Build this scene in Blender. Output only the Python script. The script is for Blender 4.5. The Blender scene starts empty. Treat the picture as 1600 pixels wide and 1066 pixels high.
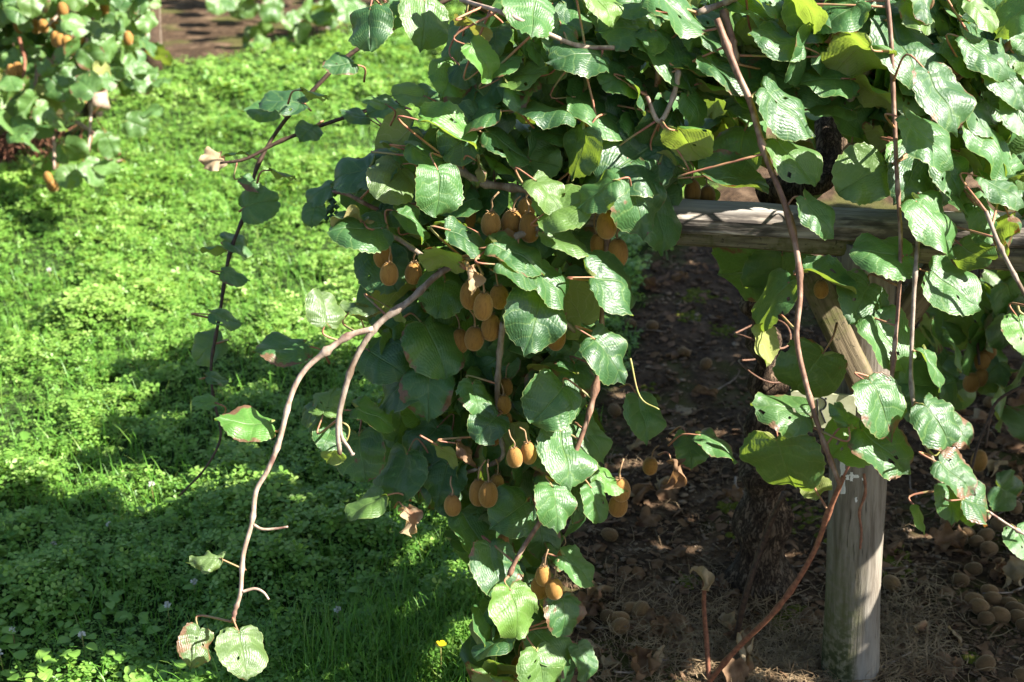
import bpy, math, random
import numpy as np
from mathutils import Vector, Matrix, noise as mnoise

random.seed(7)
rng = np.random.default_rng(7)
scene = bpy.context.scene
COL = scene.collection
R = math.radians

# ------------------------------------------------------------------ camera
H, PITCH, FPX = 1.95, R(25.0), 2222.0
cam_d = bpy.data.cameras.new('camera')
cam = bpy.data.objects.new('camera', cam_d)
COL.objects.link(cam)
cam.location = (0, 0, H)
cam.rotation_euler = (math.pi / 2 - PITCH, 0, 0)
cam_d.sensor_width = 36.0
cam_d.lens = 36.0 * FPX / 1600.0
cam_d.clip_end = 1000
cam_d.dof.use_dof = True
cam_d.dof.focus_distance = 2.62
cam_d.dof.aperture_fstop = 5.0
scene.camera = cam

# ------------------------------------------------------------------ sky and sun
SUN_EL, SUN_AZ = R(41), R(103)          # azimuth measured from +Y towards +X
sun_dir = Vector((math.sin(SUN_AZ) * math.cos(SUN_EL), math.cos(SUN_AZ) * math.cos(SUN_EL), math.sin(SUN_EL)))
world = bpy.data.worlds.new('World')
scene.world = world
world.use_nodes = True
wn = world.node_tree
sky = wn.nodes.new('ShaderNodeTexSky')
sky.sky_type = 'NISHITA'
sky.sun_disc = False
sky.sun_elevation = SUN_EL
sky.sun_rotation = SUN_AZ
bg = wn.nodes['Background']
bg.inputs['Strength'].default_value = 0.052
wn.links.new(sky.outputs[0], bg.inputs['Color'])
sl = bpy.data.lights.new('sun', 'SUN')
sl.energy = 5.0
sl.angle = R(0.5)
sl.color = (1.0, 0.95, 0.86)
so = bpy.data.objects.new('sun', sl)
COL.objects.link(so)
so.location = (6, 0, 8)
so.rotation_euler = (-sun_dir).to_track_quat('-Z', 'Y').to_euler()
scene.view_settings.view_transform = 'Standard'
scene.view_settings.look = 'None'
scene.view_settings.exposure = 2.05
scene.view_settings.gamma = 1.0
scene.render.engine = 'CYCLES'
scene.cycles.max_bounces = 4
scene.cycles.diffuse_bounces = 1
scene.cycles.glossy_bounces = 2
scene.cycles.transmission_bounces = 2
scene.cycles.transparent_max_bounces = 4

# ------------------------------------------------------------------ projection helpers (photo pixel + distance -> place)
FW = Vector((0, math.cos(PITCH), -math.sin(PITCH)))
UP = Vector((0, math.sin(PITCH), math.cos(PITCH)))
RT = Vector((1, 0, 0))
CAM = Vector((0, 0, H))


def ray(px, py):
    return FW + RT * ((px - 800) / FPX) + UP * ((533 - py) / FPX)


def P(px, py, d):
    return CAM + ray(px, py) * d


def PZ(px, py, z=0.0):
    r = ray(px, py)
    return CAM + r * ((z - H) / r.z)


def PY(px, py, Y):
    r = ray(px, py)
    return CAM + r * (Y / r.y)


DEPTH = [(1400, 400, 2.47), (1400, 50, 2.46), (1150, 250, 2.50), (1000, 300, 2.5), (1000, 30, 2.46), (800, 30, 2.42),
         (700, 200, 2.48), (560, 280, 2.55), (560, 350, 2.54), (760, 420, 2.50), (840, 500, 2.52), (690, 550, 2.66),
         (640, 700, 2.76), (1250, 150, 2.46), (890, 710, 2.6), (800, 960, 2.62), (880, 1020, 2.7), (970, 440, 2.58), (500, 480, 2.50),
         (400, 660, 2.50), (380, 1000, 2.48), (1380, 640, 2.42), (1500, 770, 2.4), (1220, 640, 2.47), (400, 200, 3.1),
         (380, 380, 3.1), (330, 560, 3.1), (520, 650, 2.62), (1590, 300, 2.46), (1590, 50, 2.50), (640, 30, 2.7)]


def zf(px, py):
    sw = s = 0.0
    for x, y, d in DEPTH:
        w = 1.0 / (((x - px) ** 2 + (y - py) ** 2) / 3000.0 + 0.3) ** 1.5
        sw += w
        s += w * d
    return s / sw


# ------------------------------------------------------------------ object helpers
def set_props(o, label=None, cat=None, group=None, kind=None):
    if label: o['label'] = label
    if cat: o['category'] = cat
    if group: o['group'] = group
    if kind: o['kind'] = kind
    return o


def mesh_np(name, verts, faces, mat=None, smooth=True, uv=None):
    me = bpy.data.meshes.new(name)
    me.from_pydata([tuple(v) for v in verts], [], [tuple(f) for f in faces])
    if uv is not None:
        l = me.uv_layers.new(name='UVMap')
        idx = np.zeros(len(me.loops), dtype=np.int32)
        me.loops.foreach_get('vertex_index', idx)
        l.data.foreach_set('uv', np.asarray(uv, dtype=np.float32)[idx].ravel())
    if smooth:
        me.polygons.foreach_set('use_smooth', np.ones(len(me.polygons), dtype=bool))
    if mat: me.materials.append(mat)
    me.update()
    return me


def big_mesh(name, V, F, mat, attr=None, smooth=False, uv=None):
    """V (n,3) float, F (m,3) int triangles, attr (n,) float per-vertex tint"""
    me = bpy.data.meshes.new(name)
    n, m = len(V), len(F)
    me.vertices.add(n)
    me.vertices.foreach_set('co', np.ascontiguousarray(V, dtype=np.float32).ravel())
    me.loops.add(m * 3)
    me.loops.foreach_set('vertex_index', np.ascontiguousarray(F, dtype=np.int32).ravel())
    me.polygons.add(m)
    me.polygons.foreach_set('loop_start', np.arange(0, m * 3, 3, dtype=np.int32))
    me.polygons.foreach_set('loop_total', np.full(m, 3, dtype=np.int32))
    if smooth:
        me.polygons.foreach_set('use_smooth', np.ones(m, dtype=bool))
    if attr is not None:
        a = me.attributes.new('tint', 'FLOAT', 'POINT')
        a.data.foreach_set('value', np.ascontiguousarray(attr, dtype=np.float32))
    if uv is not None:
        l = me.uv_layers.new(name='UVMap')
        l.data.foreach_set('uv', np.ascontiguousarray(uv, dtype=np.float32)[F.ravel()].ravel())
    me.materials.append(mat)
    me.update(calc_edges=True)
    me.validate()
    return me


def obj(name, me, parent=None, matrix=None):
    o = bpy.data.objects.new(name, me)
    COL.objects.link(o)
    if parent is not None:
        o.parent = parent
        o.matrix_parent_inverse = PINV[parent]
    if matrix is not None:
        o.matrix_basis = matrix

    WORLD[o] = matrix.copy() if matrix is not None else Matrix()
    PINV[o] = WORLD[o].inverted()
    return o


PINV, WORLD = {}, {}


def empty(name, loc):
    return obj(name, None, None, Matrix.Translation(loc))


def catmull(pts, n):
    pts = [Vector(p) for p in pts]
    out = []
    for i in range(len(pts) - 1):
        p0 = pts[i - 1] if i else pts[0] * 2 - pts[1]
        p1, p2 = pts[i], pts[i + 1]
        p3 = pts[i + 2] if i + 2 < len(pts) else pts[-1] * 2 - pts[-2]
        for k in range(n):
            t = k / n
            out.append(0.5 * ((2 * p1) + (p2 - p0) * t + (2 * p0 - 5 * p1 + 4 * p2 - p3) * t * t + (3 * p1 - p0 - 3 * p2 + p3) * t ** 3))
    out.append(pts[-1])
    return out


def tube_geo(path, radii, ns=7, cap=True, wob=0.0, seed=0):
    V, F, UV = [], [], []
    t0 = (path[1] - path[0]).normalized()
    a = t0.orthogonal().normalized()
    L = 0.0
    for i, p in enumerate(path):
        if i == 0: t = t0
        elif i == len(path) - 1: t = (path[i] - path[i - 1]).normalized()
        else: t = (path[i + 1] - path[i - 1]).normalized()
        a = (a - t * a.dot(t)).normalized()
        b = t.cross(a)
        if i: L += (path[i] - path[i - 1]).length
        for k in range(ns):
            an = 2 * math.pi * k / ns
            r = radii[i]
            if wob:
                r *= 1 + wob * mnoise.noise(Vector((math.cos(an) * 2 + seed, math.sin(an) * 2, L * 14)))
            V.append(p + (a * math.cos(an) + b * math.sin(an)) * r)
            UV.append((k / ns, L))
    n = len(path)
    for i in range(n - 1):
        for k in range(ns):
            k2 = (k + 1) % ns
            F.append((i * ns + k, i * ns + k2, (i + 1) * ns + k2, (i + 1) * ns + k))
    if cap:
        F.append(tuple(range(ns - 1, -1, -1)))
        F.append(tuple((n - 1) * ns + k for k in range(ns)))
    return V, F, UV


def tube(name, pts, r0, r1, mat, parent=None, ns=7, sub=5, wob=0.12, knots=0, seed=0):
    path = catmull(pts, sub)
    n = len(path)
    rad = [r0 + (r1 - r0) * i / (n - 1) for i in range(n)]
    if knots:
        knots = max(knots, n // 6)
        rr = random.Random(seed)
        for _ in range(knots):
            k = rr.randrange(1, n - 1)
            rad[k] *= 1.35
    V, F, UV = tube_geo(path, rad, ns, True, wob, seed)
    base = WORLD[parent] if parent is not None else None
    return obj(name, mesh_np(name, V, F, mat, True, UV), parent, Matrix())


# ------------------------------------------------------------------ node helper
class NT:
    def __init__(self, name):
        self.m = bpy.data.materials.new(name)
        self.m.use_nodes = True
        self.t = self.m.node_tree
        self.t.nodes.clear()
        self.out = self.t.nodes.new('ShaderNodeOutputMaterial')

    def n(self, typ, **kw):
        nd = self.t.nodes.new(typ)
        for k, v in kw.items(): setattr(nd, k, v)
        return nd

    def put(self, sock, v):
        if isinstance(v, bpy.types.NodeSocket): self.t.links.new(v, sock)
        elif isinstance(v, (tuple, list)):
            sock.default_value = tuple(v) + ((1.0,) if len(v) == 3 and len(sock.default_value) == 4 else ())
        else: sock.default_value = v

    def math(self, op, a, b=0.0, c=0.0, clamp=False):
        nd = self.n('ShaderNodeMath', operation=op, use_clamp=clamp)
        self.put(nd.inputs[0], a); self.put(nd.inputs[1], b); self.put(nd.inputs[2], c)
        return nd.outputs[0]

    def mix(self, f, a, b, blend='MIX'):
        nd = self.n('ShaderNodeMix', data_type='RGBA', blend_type=blend)
        self.put(nd.inputs[0], f); self.put(nd.inputs[6], a); self.put(nd.inputs[7], b)
        return nd.outputs[2]

    def mr(self, v, a, b, c=0.0, d=1.0, smooth=True):
        nd = self.n('ShaderNodeMapRange', interpolation_type='SMOOTHSTEP' if smooth else 'LINEAR')
        self.put(nd.inputs[0], v)
        for i, x in enumerate((a, b, c, d)): self.put(nd.inputs[1 + i], x)
        return nd.outputs[0]

    def noise(self, vec, scale, detail=3.0, rough=0.55, dist=0.0):
        nd = self.n('ShaderNodeTexNoise')
        if vec is not None: self.put(nd.inputs['Vector'], vec)
        nd.inputs['Scale'].default_value = scale
        nd.inputs['Detail'].default_value = detail
        nd.inputs['Roughness'].default_value = rough
        nd.inputs['Distortion'].default_value = dist
        return nd.outputs[0]

    def mapping(self, vec, scale=(1, 1, 1), loc=(0, 0, 0)):
        nd = self.n('ShaderNodeMapping')
        self.put(nd.inputs[0], vec)
        nd.inputs['Scale'].default_value = scale
        nd.inputs['Location'].default_value = loc
        return nd.outputs[0]

    def bump(self, h, strength, dist):
        nd = self.n('ShaderNodeBump')
        self.put(nd.inputs['Strength'], strength)
        nd.inputs['Distance'].default_value = dist
        self.put(nd.inputs['Height'], h)
        return nd.outputs[0]

    def bsdf(self, color, rough=0.5, spec=0.5, normal=None, **kw):
        nd = self.n('ShaderNodeBsdfPrincipled')
        self.put(nd.inputs['Base Color'], color)
        self.put(nd.inputs['Roughness'], rough)
        self.put(nd.inputs['Specular IOR Level'], spec)
        if normal is not None: self.put(nd.inputs['Normal'], normal)
        for k, v in kw.items(): self.put(nd.inputs[k.replace('_', ' ')], v)
        return nd.outputs[0]

    def done(self, sh):
        self.t.links.new(sh, self.out.inputs['Surface'])
        return self.m

    def geo(self, out='Position'):
        return self.n('ShaderNodeNewGeometry').outputs[out]

    def tc(self, out='Object'):
        return self.n('ShaderNodeTexCoord').outputs[out]


def leaf_material(name, use_attr, dark, mid, under, trans, tw, rough=0.47, brown=0.7, n_lat=7.0):
    k = NT(name)
    uv = k.n('ShaderNodeSeparateXYZ')
    k.put(uv.inputs[0], k.tc('UV'))
    u, t = uv.outputs[0], uv.outputs[1]
    s = k.math('ABSOLUTE', k.math('MULTIPLY_ADD', u, 2.0, -1.0))
    rnd = (k.n('ShaderNodeAttribute', attribute_name='tint').outputs['Fac'] if use_attr
           else k.n('ShaderNodeObjectInfo').outputs['Random'])
    pos = k.geo()
    nz = k.noise(pos, 35, 2)
    nf = k.noise(pos, 190, 1)
    # lateral veins with a slight wobble
    tt = k.math('ADD', t, k.math('MULTIPLY', k.math('ADD', nf, -0.5), 0.02))
    tt = k.math('ADD', tt, k.math('MULTIPLY', k.math('ADD', k.noise(pos, 30, 1), -0.5), 0.22))
    lat = k.math('MULTIPLY', k.math('PINGPONG', k.math('MULTIPLY', tt, n_lat), 0.5), 2.0)
    cell = k.math('MULTIPLY', k.math('FLOOR', k.math('ADD', k.math('MULTIPLY', tt, n_lat), 0.5)), 0.37)
    ter = k.math('MULTIPLY', k.math('PINGPONG', k.math('ADD', k.math('ADD', k.math('MULTIPLY', s, 10.0), cell), k.math('MULTIPLY', nz, 2.2)), 0.5), 2.0)
    vlat = k.mr(lat, 0.02, 0.20, 1.0, 0.0)
    vmid = k.mr(s, 0.010, 0.045, 1.0, 0.0)
    vter = k.mr(ter, 0.02, 0.30, 0.35, 0.0)
    vein = k.math('MAXIMUM', k.math('MAXIMUM', vlat, vmid), vter)
    h = k.math('ADD', k.math('MULTIPLY', k.math('POWER', lat, 0.6), 0.30), k.math('MULTIPLY', k.math('POWER', ter, 0.7), 0.24))
    h = k.math('ADD', h, k.math('MULTIPLY', k.noise(pos, 95, 2, 0.6), 0.95))
    h = k.math('ADD', h, k.math('MULTIPLY', nz, 0.5))
    h = k.math('MULTIPLY', h, k.mr(s, 0.0, 0.05))
    top = k.mix(rnd, dark, mid)
    top = k.mix(k.mr(nz, 0.35, 0.75, 0.0, 0.45), top, mid)
    r3 = k.math('FRACT', k.math('MULTIPLY', rnd, 7.77))
    top = k.mix(k.mr(r3, 0.72, 1.0, 0.0, 0.6), top, (0.12, 0.19, 0.035))
    top = k.mix(k.math('MULTIPLY', vein, 0.42), top, (0.17, 0.27, 0.075))
    # leaf edge is paler
    top = k.mix(k.mr(s, 0.965, 1.0, 0.0, 0.6), top, (0.30, 0.34, 0.12))
    und = k.mix(k.math('MULTIPLY', vein, 0.6), under, (0.36, 0.36, 0.16))
    bf = k.geo('Backfacing')
    col = k.mix(bf, top, und)
    # scorch and brown blotches creeping in from the margins of some leaves
    r2 = k.math('FRACT', k.math('MULTIPLY', rnd, 17.31))
    bn = k.noise(pos, 22, 3, 0.6)
    bm = k.math('ADD', bn, k.math('MULTIPLY', k.math('POWER', s, 3.0), 0.20))
    bm = k.math('ADD', bm, k.math('MULTIPLY', k.math('ADD', r2, -1.0), 0.40))
    bmask = k.mr(bm, 0.68 - 0.1 * brown, 0.77 - 0.1 * brown)
    bcol = k.mix(k.noise(pos, 60, 2), (0.085, 0.035, 0.015), (0.24, 0.145, 0.075))
    col = k.mix(bmask, col, bcol)
    rg = k.mix(bf, (rough,) * 3, (0.8,) * 3)
    rg = k.math('ADD', rg, k.math('MULTIPLY', k.math('ADD', nz, -0.5), 0.25))
    nrm = k.bump(h, 0.6, 0.0026)
    spec = k.mix(bf, (0.65,) * 3, (0.15,) * 3)
    b = k.bsdf(col, rg, spec, nrm)
    tr = k.n('ShaderNodeBsdfTranslucent')
    k.put(tr.inputs['Color'], k.mix(bmask, k.mix(k.math('MULTIPLY', vein, 0.4), trans, (0.25, 0.30, 0.03)), (0.25, 0.10, 0.02)))
    k.put(tr.inputs['Normal'], nrm)
    mx = k.n('ShaderNodeMixShader')
    mx.inputs[0].default_value = tw
    k.t.links.new(b, mx.inputs[1])
    k.t.links.new(tr.outputs[0], mx.inputs[2])
    return k.done(mx.outputs[0])


M = {}
G = dict(dark=(0.020, 0.070, 0.026), mid=(0.055, 0.150, 0.036), under=(0.25, 0.27, 0.085), trans=(0.30, 0.44, 0.04))
M['leaf'] = leaf_material('kiwi_leaf', False, tw=0.30, **G)
M['leaf_mass'] = leaf_material('kiwi_leaf_mass', True, tw=0.26, **G)
M['young'] = leaf_material('young_kiwi_leaf', False, (0.07, 0.19, 0.03), (0.11, 0.26, 0.045), (0.26, 0.31, 0.10), (0.36, 0.50, 0.05), 0.36, brown=0.0)
M['worn'] = leaf_material('scorched_kiwi_leaf', False, (0.05, 0.10, 0.03), (0.10, 0.16, 0.05), (0.30, 0.26, 0.11), (0.36, 0.36, 0.05), 0.30, rough=0.45, brown=1.1)
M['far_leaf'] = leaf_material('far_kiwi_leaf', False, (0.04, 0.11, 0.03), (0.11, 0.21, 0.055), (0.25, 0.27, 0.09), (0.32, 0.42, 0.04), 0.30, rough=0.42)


def simple(name, c1, c2, scale=40, rough=0.7, spec=0.3, bumps=0.5, bdist=0.002, stretch=(1, 1, 1), c3=None, sheen=0.0, coords='pos', trans=None):
    k = NT(name)
    v = k.geo() if coords == 'pos' else k.tc(coords)
    v = k.mapping(v, stretch)
    a = k.noise(v, scale, 4, 0.6)
    col = k.mix(k.mr(a, 0.3, 0.7), c1, c2)
    if c3:
        col = k.mix(k.mr(k.noise(v, scale * 0.31, 3), 0.52, 0.66), col, c3)
    nr = k.bump(a, bumps, bdist)
    kw = {}
    if sheen: kw = {'Sheen_Weight': sheen}
    b = k.bsdf(col, rough, spec, nr, **kw)
    if trans:
        tr = k.n('ShaderNodeBsdfTranslucent')
        k.put(tr.inputs['Color'], trans)
        mx = k.n('ShaderNodeMixShader')
        mx.inputs[0].default_value = 0.3
        k.t.links.new(b, mx.inputs[1]); k.t.links.new(tr.outputs[0], mx.inputs[2])
        return k.done(mx.outputs[0])
    return k.done(b)


M['dry'] = simple('dry_leaf', (0.13, 0.075, 0.04), (0.27, 0.165, 0.095), 45, 0.75, 0.2, 0.6, 0.003, c3=(0.09, 0.045, 0.028), trans=(0.28, 0.15, 0.06))
M['pale_dry'] = simple('pale_dry_leaf', (0.27, 0.20, 0.115), (0.42, 0.33, 0.21), 45, 0.75, 0.2, 0.6, 0.003, c3=(0.28, 0.14, 0.08), trans=(0.45, 0.30, 0.12))
M['cane_brown'] = simple('cane_brown', (0.11, 0.055, 0.035), (0.22, 0.12, 0.075), 120, 0.6, 0.35, 0.5, 0.001, (1, 1, .5), c3=(0.30, 0.20, 0.14))
M['cane_tan'] = simple('cane_tan', (0.24, 0.165, 0.115), (0.42, 0.32, 0.25), 90, 0.6, 0.35, 0.6, 0.0015, (1, 1, .5), c3=(0.15, 0.08, 0.06))
M['cane_grey'] = simple('cane_grey', (0.17, 0.125, 0.09), (0.30, 0.24, 0.19), 110, 0.7, 0.3, 0.6, 0.0015, (1, 1, .5), c3=(0.12, 0.08, 0.05))
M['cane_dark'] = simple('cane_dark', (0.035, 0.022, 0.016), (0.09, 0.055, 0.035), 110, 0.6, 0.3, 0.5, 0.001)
M['cane_red'] = simple('cane_red', (0.13, 0.05, 0.03), (0.26, 0.11, 0.06), 110, 0.65, 0.3, 0.5, 0.001)
M['petiole'] = simple('petiole_skin', (0.28, 0.10, 0.07), (0.36, 0.20, 0.10), 60, 0.55, 0.35, 0.3, 0.0006, c3=(0.24, 0.22, 0.09))
M['tendril'] = simple('tendril_skin', (0.28, 0.28, 0.08), (0.34, 0.24, 0.10), 60, 0.55, 0.35, 0.2, 0.0005)
M['stalk'] = simple('fruit_stalk', (0.22, 0.13, 0.07), (0.33, 0.22, 0.12), 90, 0.7, 0.2, 0.4, 0.0006)
M['calyx'] = simple('fruit_calyx', (0.05, 0.03, 0.018), (0.12, 0.075, 0.04), 200, 0.8, 0.2, 0.4, 0.0006)


def fruit_mat(name, c1, c2, c3):
    k = NT(name)
    o = k.tc('Object')
    v = k.mapping(o, (1, 1, 0.22))
    fib = k.noise(v, 9.0, 3, 0.7)
    fine = k.noise(k.mapping(o, (1, 1, 0.35)), 55.0, 2, 0.7)
    rnd = k.n('ShaderNodeObjectInfo').outputs['Random']
    col = k.mix(rnd, c1, c2)
    col = k.mix(k.mr(fib, 0.4, 0.75, 0, 0.6), col, c3)
    sp = k.mr(fine, 0.62, 0.7, 0, 0.45)
    col = k.mix(sp, col, (0.07, 0.035, 0.012))
    nr = k.bump(k.math('ADD', fine, k.math('MULTIPLY', fib, 0.4)), 0.55, 0.0016)
    b = k.bsdf(col, 0.72, 0.22, nr, Sheen_Weight=0.6, Sheen_Roughness=0.35, Sheen_Tint=(1.0, 0.72, 0.4), Subsurface_Weight=0.0)
    return k.done(b)


M['fruit'] = fruit_mat('kiwi_fuzz', (0.25, 0.125, 0.030), (0.36, 0.185, 0.045), (0.16, 0.075, 0.02))
M['fallen'] = fruit_mat('fallen_kiwi_fuzz', (0.095, 0.055, 0.022), (0.20, 0.115, 0.048), (0.06, 0.032, 0.014))


def wood(name, dark, light, green=None, axis=2, silver=(0.42, 0.40, 0.37)):
    k = NT(name)
    o = k.tc('Object')
    st = [9.0, 9.0, 9.0]
    st[axis] = 0.7
    v = k.mapping(o, tuple(st))
    g = k.noise(v, 9.0, 5, 0.65, 0.4)
    st2 = [3.0, 3.0, 3.0]
    st2[axis] = 0.5
    g2 = k.noise(k.mapping(o, tuple(st2)), 4.0, 4, 0.6)
    col = k.mix(k.mr(g, 0.32, 0.68), dark, light)
    col = k.mix(k.mr(g2, 0.50, 0.72, 0, 0.75), col, silver)
    crack = k.mr(k.noise(k.mapping(o, tuple(x * 2.2 for x in st)), 7.0, 3, 0.6), 0.28, 0.36, 1.0, 0.0)
    col = k.mix(k.math('MULTIPLY', crack, 0.85), col, (0.03, 0.025, 0.02))
    if green is not None:
        col = green(k, o, col)
    h = k.math('SUBTRACT', g, k.math('MULTIPLY', crack, 0.7))
    nr = k.bump(h, 0.7, 0.004)
    return k.done(k.bsdf(col, 0.82, 0.2, nr))


def post_algae(k, o, col):
    sp = k.n('ShaderNodeSeparateXYZ')
    k.put(sp.inputs[0], o)
    x, z = sp.outputs[0], sp.outputs[2]
    nz = k.noise(o, 60, 4, 0.65)
    nl = k.noise(k.mapping(o, (1, 1, .4)), 14, 3)
    side = k.mr(k.math('ADD', x, k.math('MULTIPLY', k.math('ADD', nl, -0.5), 0.10)), -0.035, 0.020, 1.0, 0.0)
    low = k.mr(z, 0.62, 0.10)
    gm = k.math('MULTIPLY', k.math('MULTIPLY', side, low), k.mr(nz, 0.34, 0.6, 0.45, 1.0))
    col = k.mix(k.math('MULTIPLY', gm, 0.8), col, (0.085, 0.105, 0.022))
    dk = k.math('MULTIPLY', k.math('MULTIPLY', k.mr(z, 0.27, 0.06), side), k.mr(nz, 0.42, 0.56))
    return k.mix(k.math('MULTIPLY', dk, 0.85), col, (0.012, 0.018, 0.007))


def beam_moss(k, o, col):
    nz = k.noise(o, 16, 4, 0.65)
    nf = k.noise(o, 90, 3, 0.65)
    col = k.mix(k.mr(nz, 0.46, 0.62, 0, 0.75), col, (0.075, 0.08, 0.02))
    return k.mix(k.mr(nf, 0.6, 0.7, 0, 0.7), col, (0.02, 0.018, 0.012))


def beam_sunlit_top(k, o, col):  # sunlight on the weathered top put into its colour; dark blotches below
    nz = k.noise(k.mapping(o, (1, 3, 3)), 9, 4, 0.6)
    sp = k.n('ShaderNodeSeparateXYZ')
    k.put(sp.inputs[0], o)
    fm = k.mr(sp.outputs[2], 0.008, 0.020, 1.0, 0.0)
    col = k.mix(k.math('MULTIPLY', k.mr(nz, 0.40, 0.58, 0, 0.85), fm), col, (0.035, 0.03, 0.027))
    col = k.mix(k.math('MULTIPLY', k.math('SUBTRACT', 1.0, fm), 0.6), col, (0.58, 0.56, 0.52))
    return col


M['post'] = wood('weathered_post', (0.115, 0.095, 0.072), (0.25, 0.22, 0.18), post_algae, 2, (0.29, 0.27, 0.235))
M['beam'] = wood('silvered_beam', (0.12, 0.095, 0.075), (0.42, 0.37, 0.31), beam_sunlit_top, 0, (0.60, 0.56, 0.49))
M['lower_beam'] = wood('mossy_beam', (0.09, 0.075, 0.045), (0.24, 0.21, 0.13), beam_moss, 0, (0.20, 0.17, 0.10))
M['brace'] = wood('split_brace', (0.075, 0.055, 0.033), (0.18, 0.14, 0.085), beam_moss, 2, (0.20, 0.16, 0.105))
M['end_grain'] = simple('end_grain', (0.22, 0.20, 0.17), (0.50, 0.47, 0.42), 30, 0.85, 0.2, 0.6, 0.003)


def bark_mat():
    k = NT('vine_bark')
    o = k.geo()
    warp = k.n('ShaderNodeVectorMath', operation='ADD')
    k.put(warp.inputs[0], k.mapping(o, (1, 1, 0.22)))
    nw = k.n('ShaderNodeTexNoise')
    k.put(nw.inputs['Vector'], o)
    nw.inputs['Scale'].default_value = 22
    sc = k.n('ShaderNodeVectorMath', operation='SCALE')
    k.put(sc.inputs[0], nw.outputs['Color'])
    sc.inputs['Scale'].default_value = 0.02
    k.put(warp.inputs[1], sc.outputs[0])
    g = k.noise(warp.outputs[0], 95, 5, 0.7)
    fl = k.noise(k.mapping(o, (1, 1, 0.55)), 34, 4, 0.65)
    ridge = k.math('ABSOLUTE', k.math('MULTIPLY_ADD', g, 2.0, -1.0))
    crack = k.mr(ridge, 0.0, 0.16)
    g3 = k.noise(o, 9, 3)
    col = k.mix(k.mr(fl, 0.3, 0.7), (0.055, 0.034, 0.022), (0.21, 0.145, 0.095))
    col = k.mix(k.mr(g3, 0.5, 0.65, 0, 0.7), col, (0.17, 0.14, 0.105))
    col = k.mix(k.math('MULTIPLY', k.math('SUBTRACT', 1.0, crack), 0.8), col, (0.018, 0.011, 0.008))
    nr = k.bump(k.math('ADD', k.math('MULTIPLY', crack, 0.6), fl), 0.9, 0.010)
    return k.done(k.bsdf(col, 0.9, 0.15, nr))


M['bark'] = bark_mat()
M['wire'] = simple('rusty_wire', (0.10, 0.05, 0.03), (0.20, 0.10, 0.06), 150, 0.6, 0.4)
M['paint'] = simple('white_paint', (0.62, 0.61, 0.56), (0.78, 0.77, 0.73), 70, 0.6, 0.4, 0.4, 0.001)
M['tag'] = simple('tag_board', (0.36, 0.37, 0.22), (0.47, 0.48, 0.32), 30, 0.6, 0.3, 0.3, 0.001)
M['ink'] = simple('ink', (0.012, 0.012, 0.012), (0.03, 0.03, 0.03), 80, 0.6, 0.3)
M['moss'] = simple('moss_green', (0.045, 0.055, 0.009), (0.13, 0.14, 0.02), 70, 0.9, 0.1, 0.8, 0.004)
M['straw'] = simple('straw', (0.13, 0.085, 0.045), (0.33, 0.24, 0.14), 25, 0.75, 0.25, 0.2, 0.001)
M['twig'] = simple('dead_twig', (0.13, 0.09, 0.065), (0.32, 0.26, 0.21), 40, 0.8, 0.2, 0.5, 0.002)
M['crumb'] = simple('soil_crumb', (0.040, 0.024, 0.014), (0.16, 0.105, 0.065), 30, 0.95, 0.1, 0.6, 0.003, c3=(0.27, 0.20, 0.14))
M['bunch'] = simple('green_bunch', (0.03, 0.075, 0.03), (0.055, 0.12, 0.05), 60, 0.6, 0.3)
M['cfl'] = simple('clover_white', (0.55, 0.55, 0.48), (0.75, 0.74, 0.68), 200, 0.8, 0.2, trans=(0.6, 0.6, 0.5))
M['butter'] = simple('buttercup', (0.75, 0.55, 0.01), (0.85, 0.65, 0.02), 100, 0.35, 0.5, trans=(0.8, 0.6, 0.02))


def green_mat(name, a, b, c, tr, tw, rough=0.5):
    k = NT(name)
    t = k.n('ShaderNodeAttribute', attribute_name='tint').outputs['Fac']
    cr = k.n('ShaderNodeValToRGB')
    k.put(cr.inputs[0], t)
    e = cr.color_ramp.elements
    e[0].position, e[0].color = 0.0, a + (1,)
    e[1].position, e[1].color = 0.6, b + (1,)
    x = e.new(1.0); x.color = c + (1,)
    bs = k.bsdf(cr.outputs[0], rough, 0.4)
    tn = k.n('ShaderNodeBsdfTranslucent')
    k.put(tn.inputs['Color'], tr)
    mx = k.n('ShaderNodeMixShader')
    mx.inputs[0].default_value = tw
    k.t.links.new(bs, mx.inputs[1]); k.t.links.new(tn.outputs[0], mx.inputs[2])
    return k.done(mx.outputs[0])


M['clover'] = green_mat('clover_leaf', (0.070, 0.185, 0.028), (0.175, 0.330, 0.055), (0.31, 0.45, 0.12), (0.40, 0.58, 0.08), 0.34, 0.42)
M['grass'] = green_mat('grass_blade', (0.055, 0.17, 0.02), (0.11, 0.27, 0.03), (0.22, 0.30, 0.07), (0.25, 0.50, 0.05), 0.30, 0.45)

# ------------------------------------------------------------------ ground
ROW = Vector((math.sin(R(15)), math.cos(R(15)), 0))       # the vine rows run this way
CROSS = Vector((math.cos(R(15)), -math.sin(R(15)), 0))
E1 = PZ(740, 1066)     # near point of the lawn's right edge
LEFT_EDGE = [Vector((-2.6, 2.0, 0))] + [PZ(*q) for q in ((-30, 300), (60, 240), (170, 165), (255, 112), (400, 92), (560, 30), (640, -10))] + [Vector((1.5, 16, 0))]
LE_Y, LE_X = [p.y for p in LEFT_EDGE], [p.x for p in LEFT_EDGE]


def fbm(x, y, s):
    return mnoise.fractal(Vector((x * s, y * s, 3.7)), 1.0, 2.0, 4)


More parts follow.
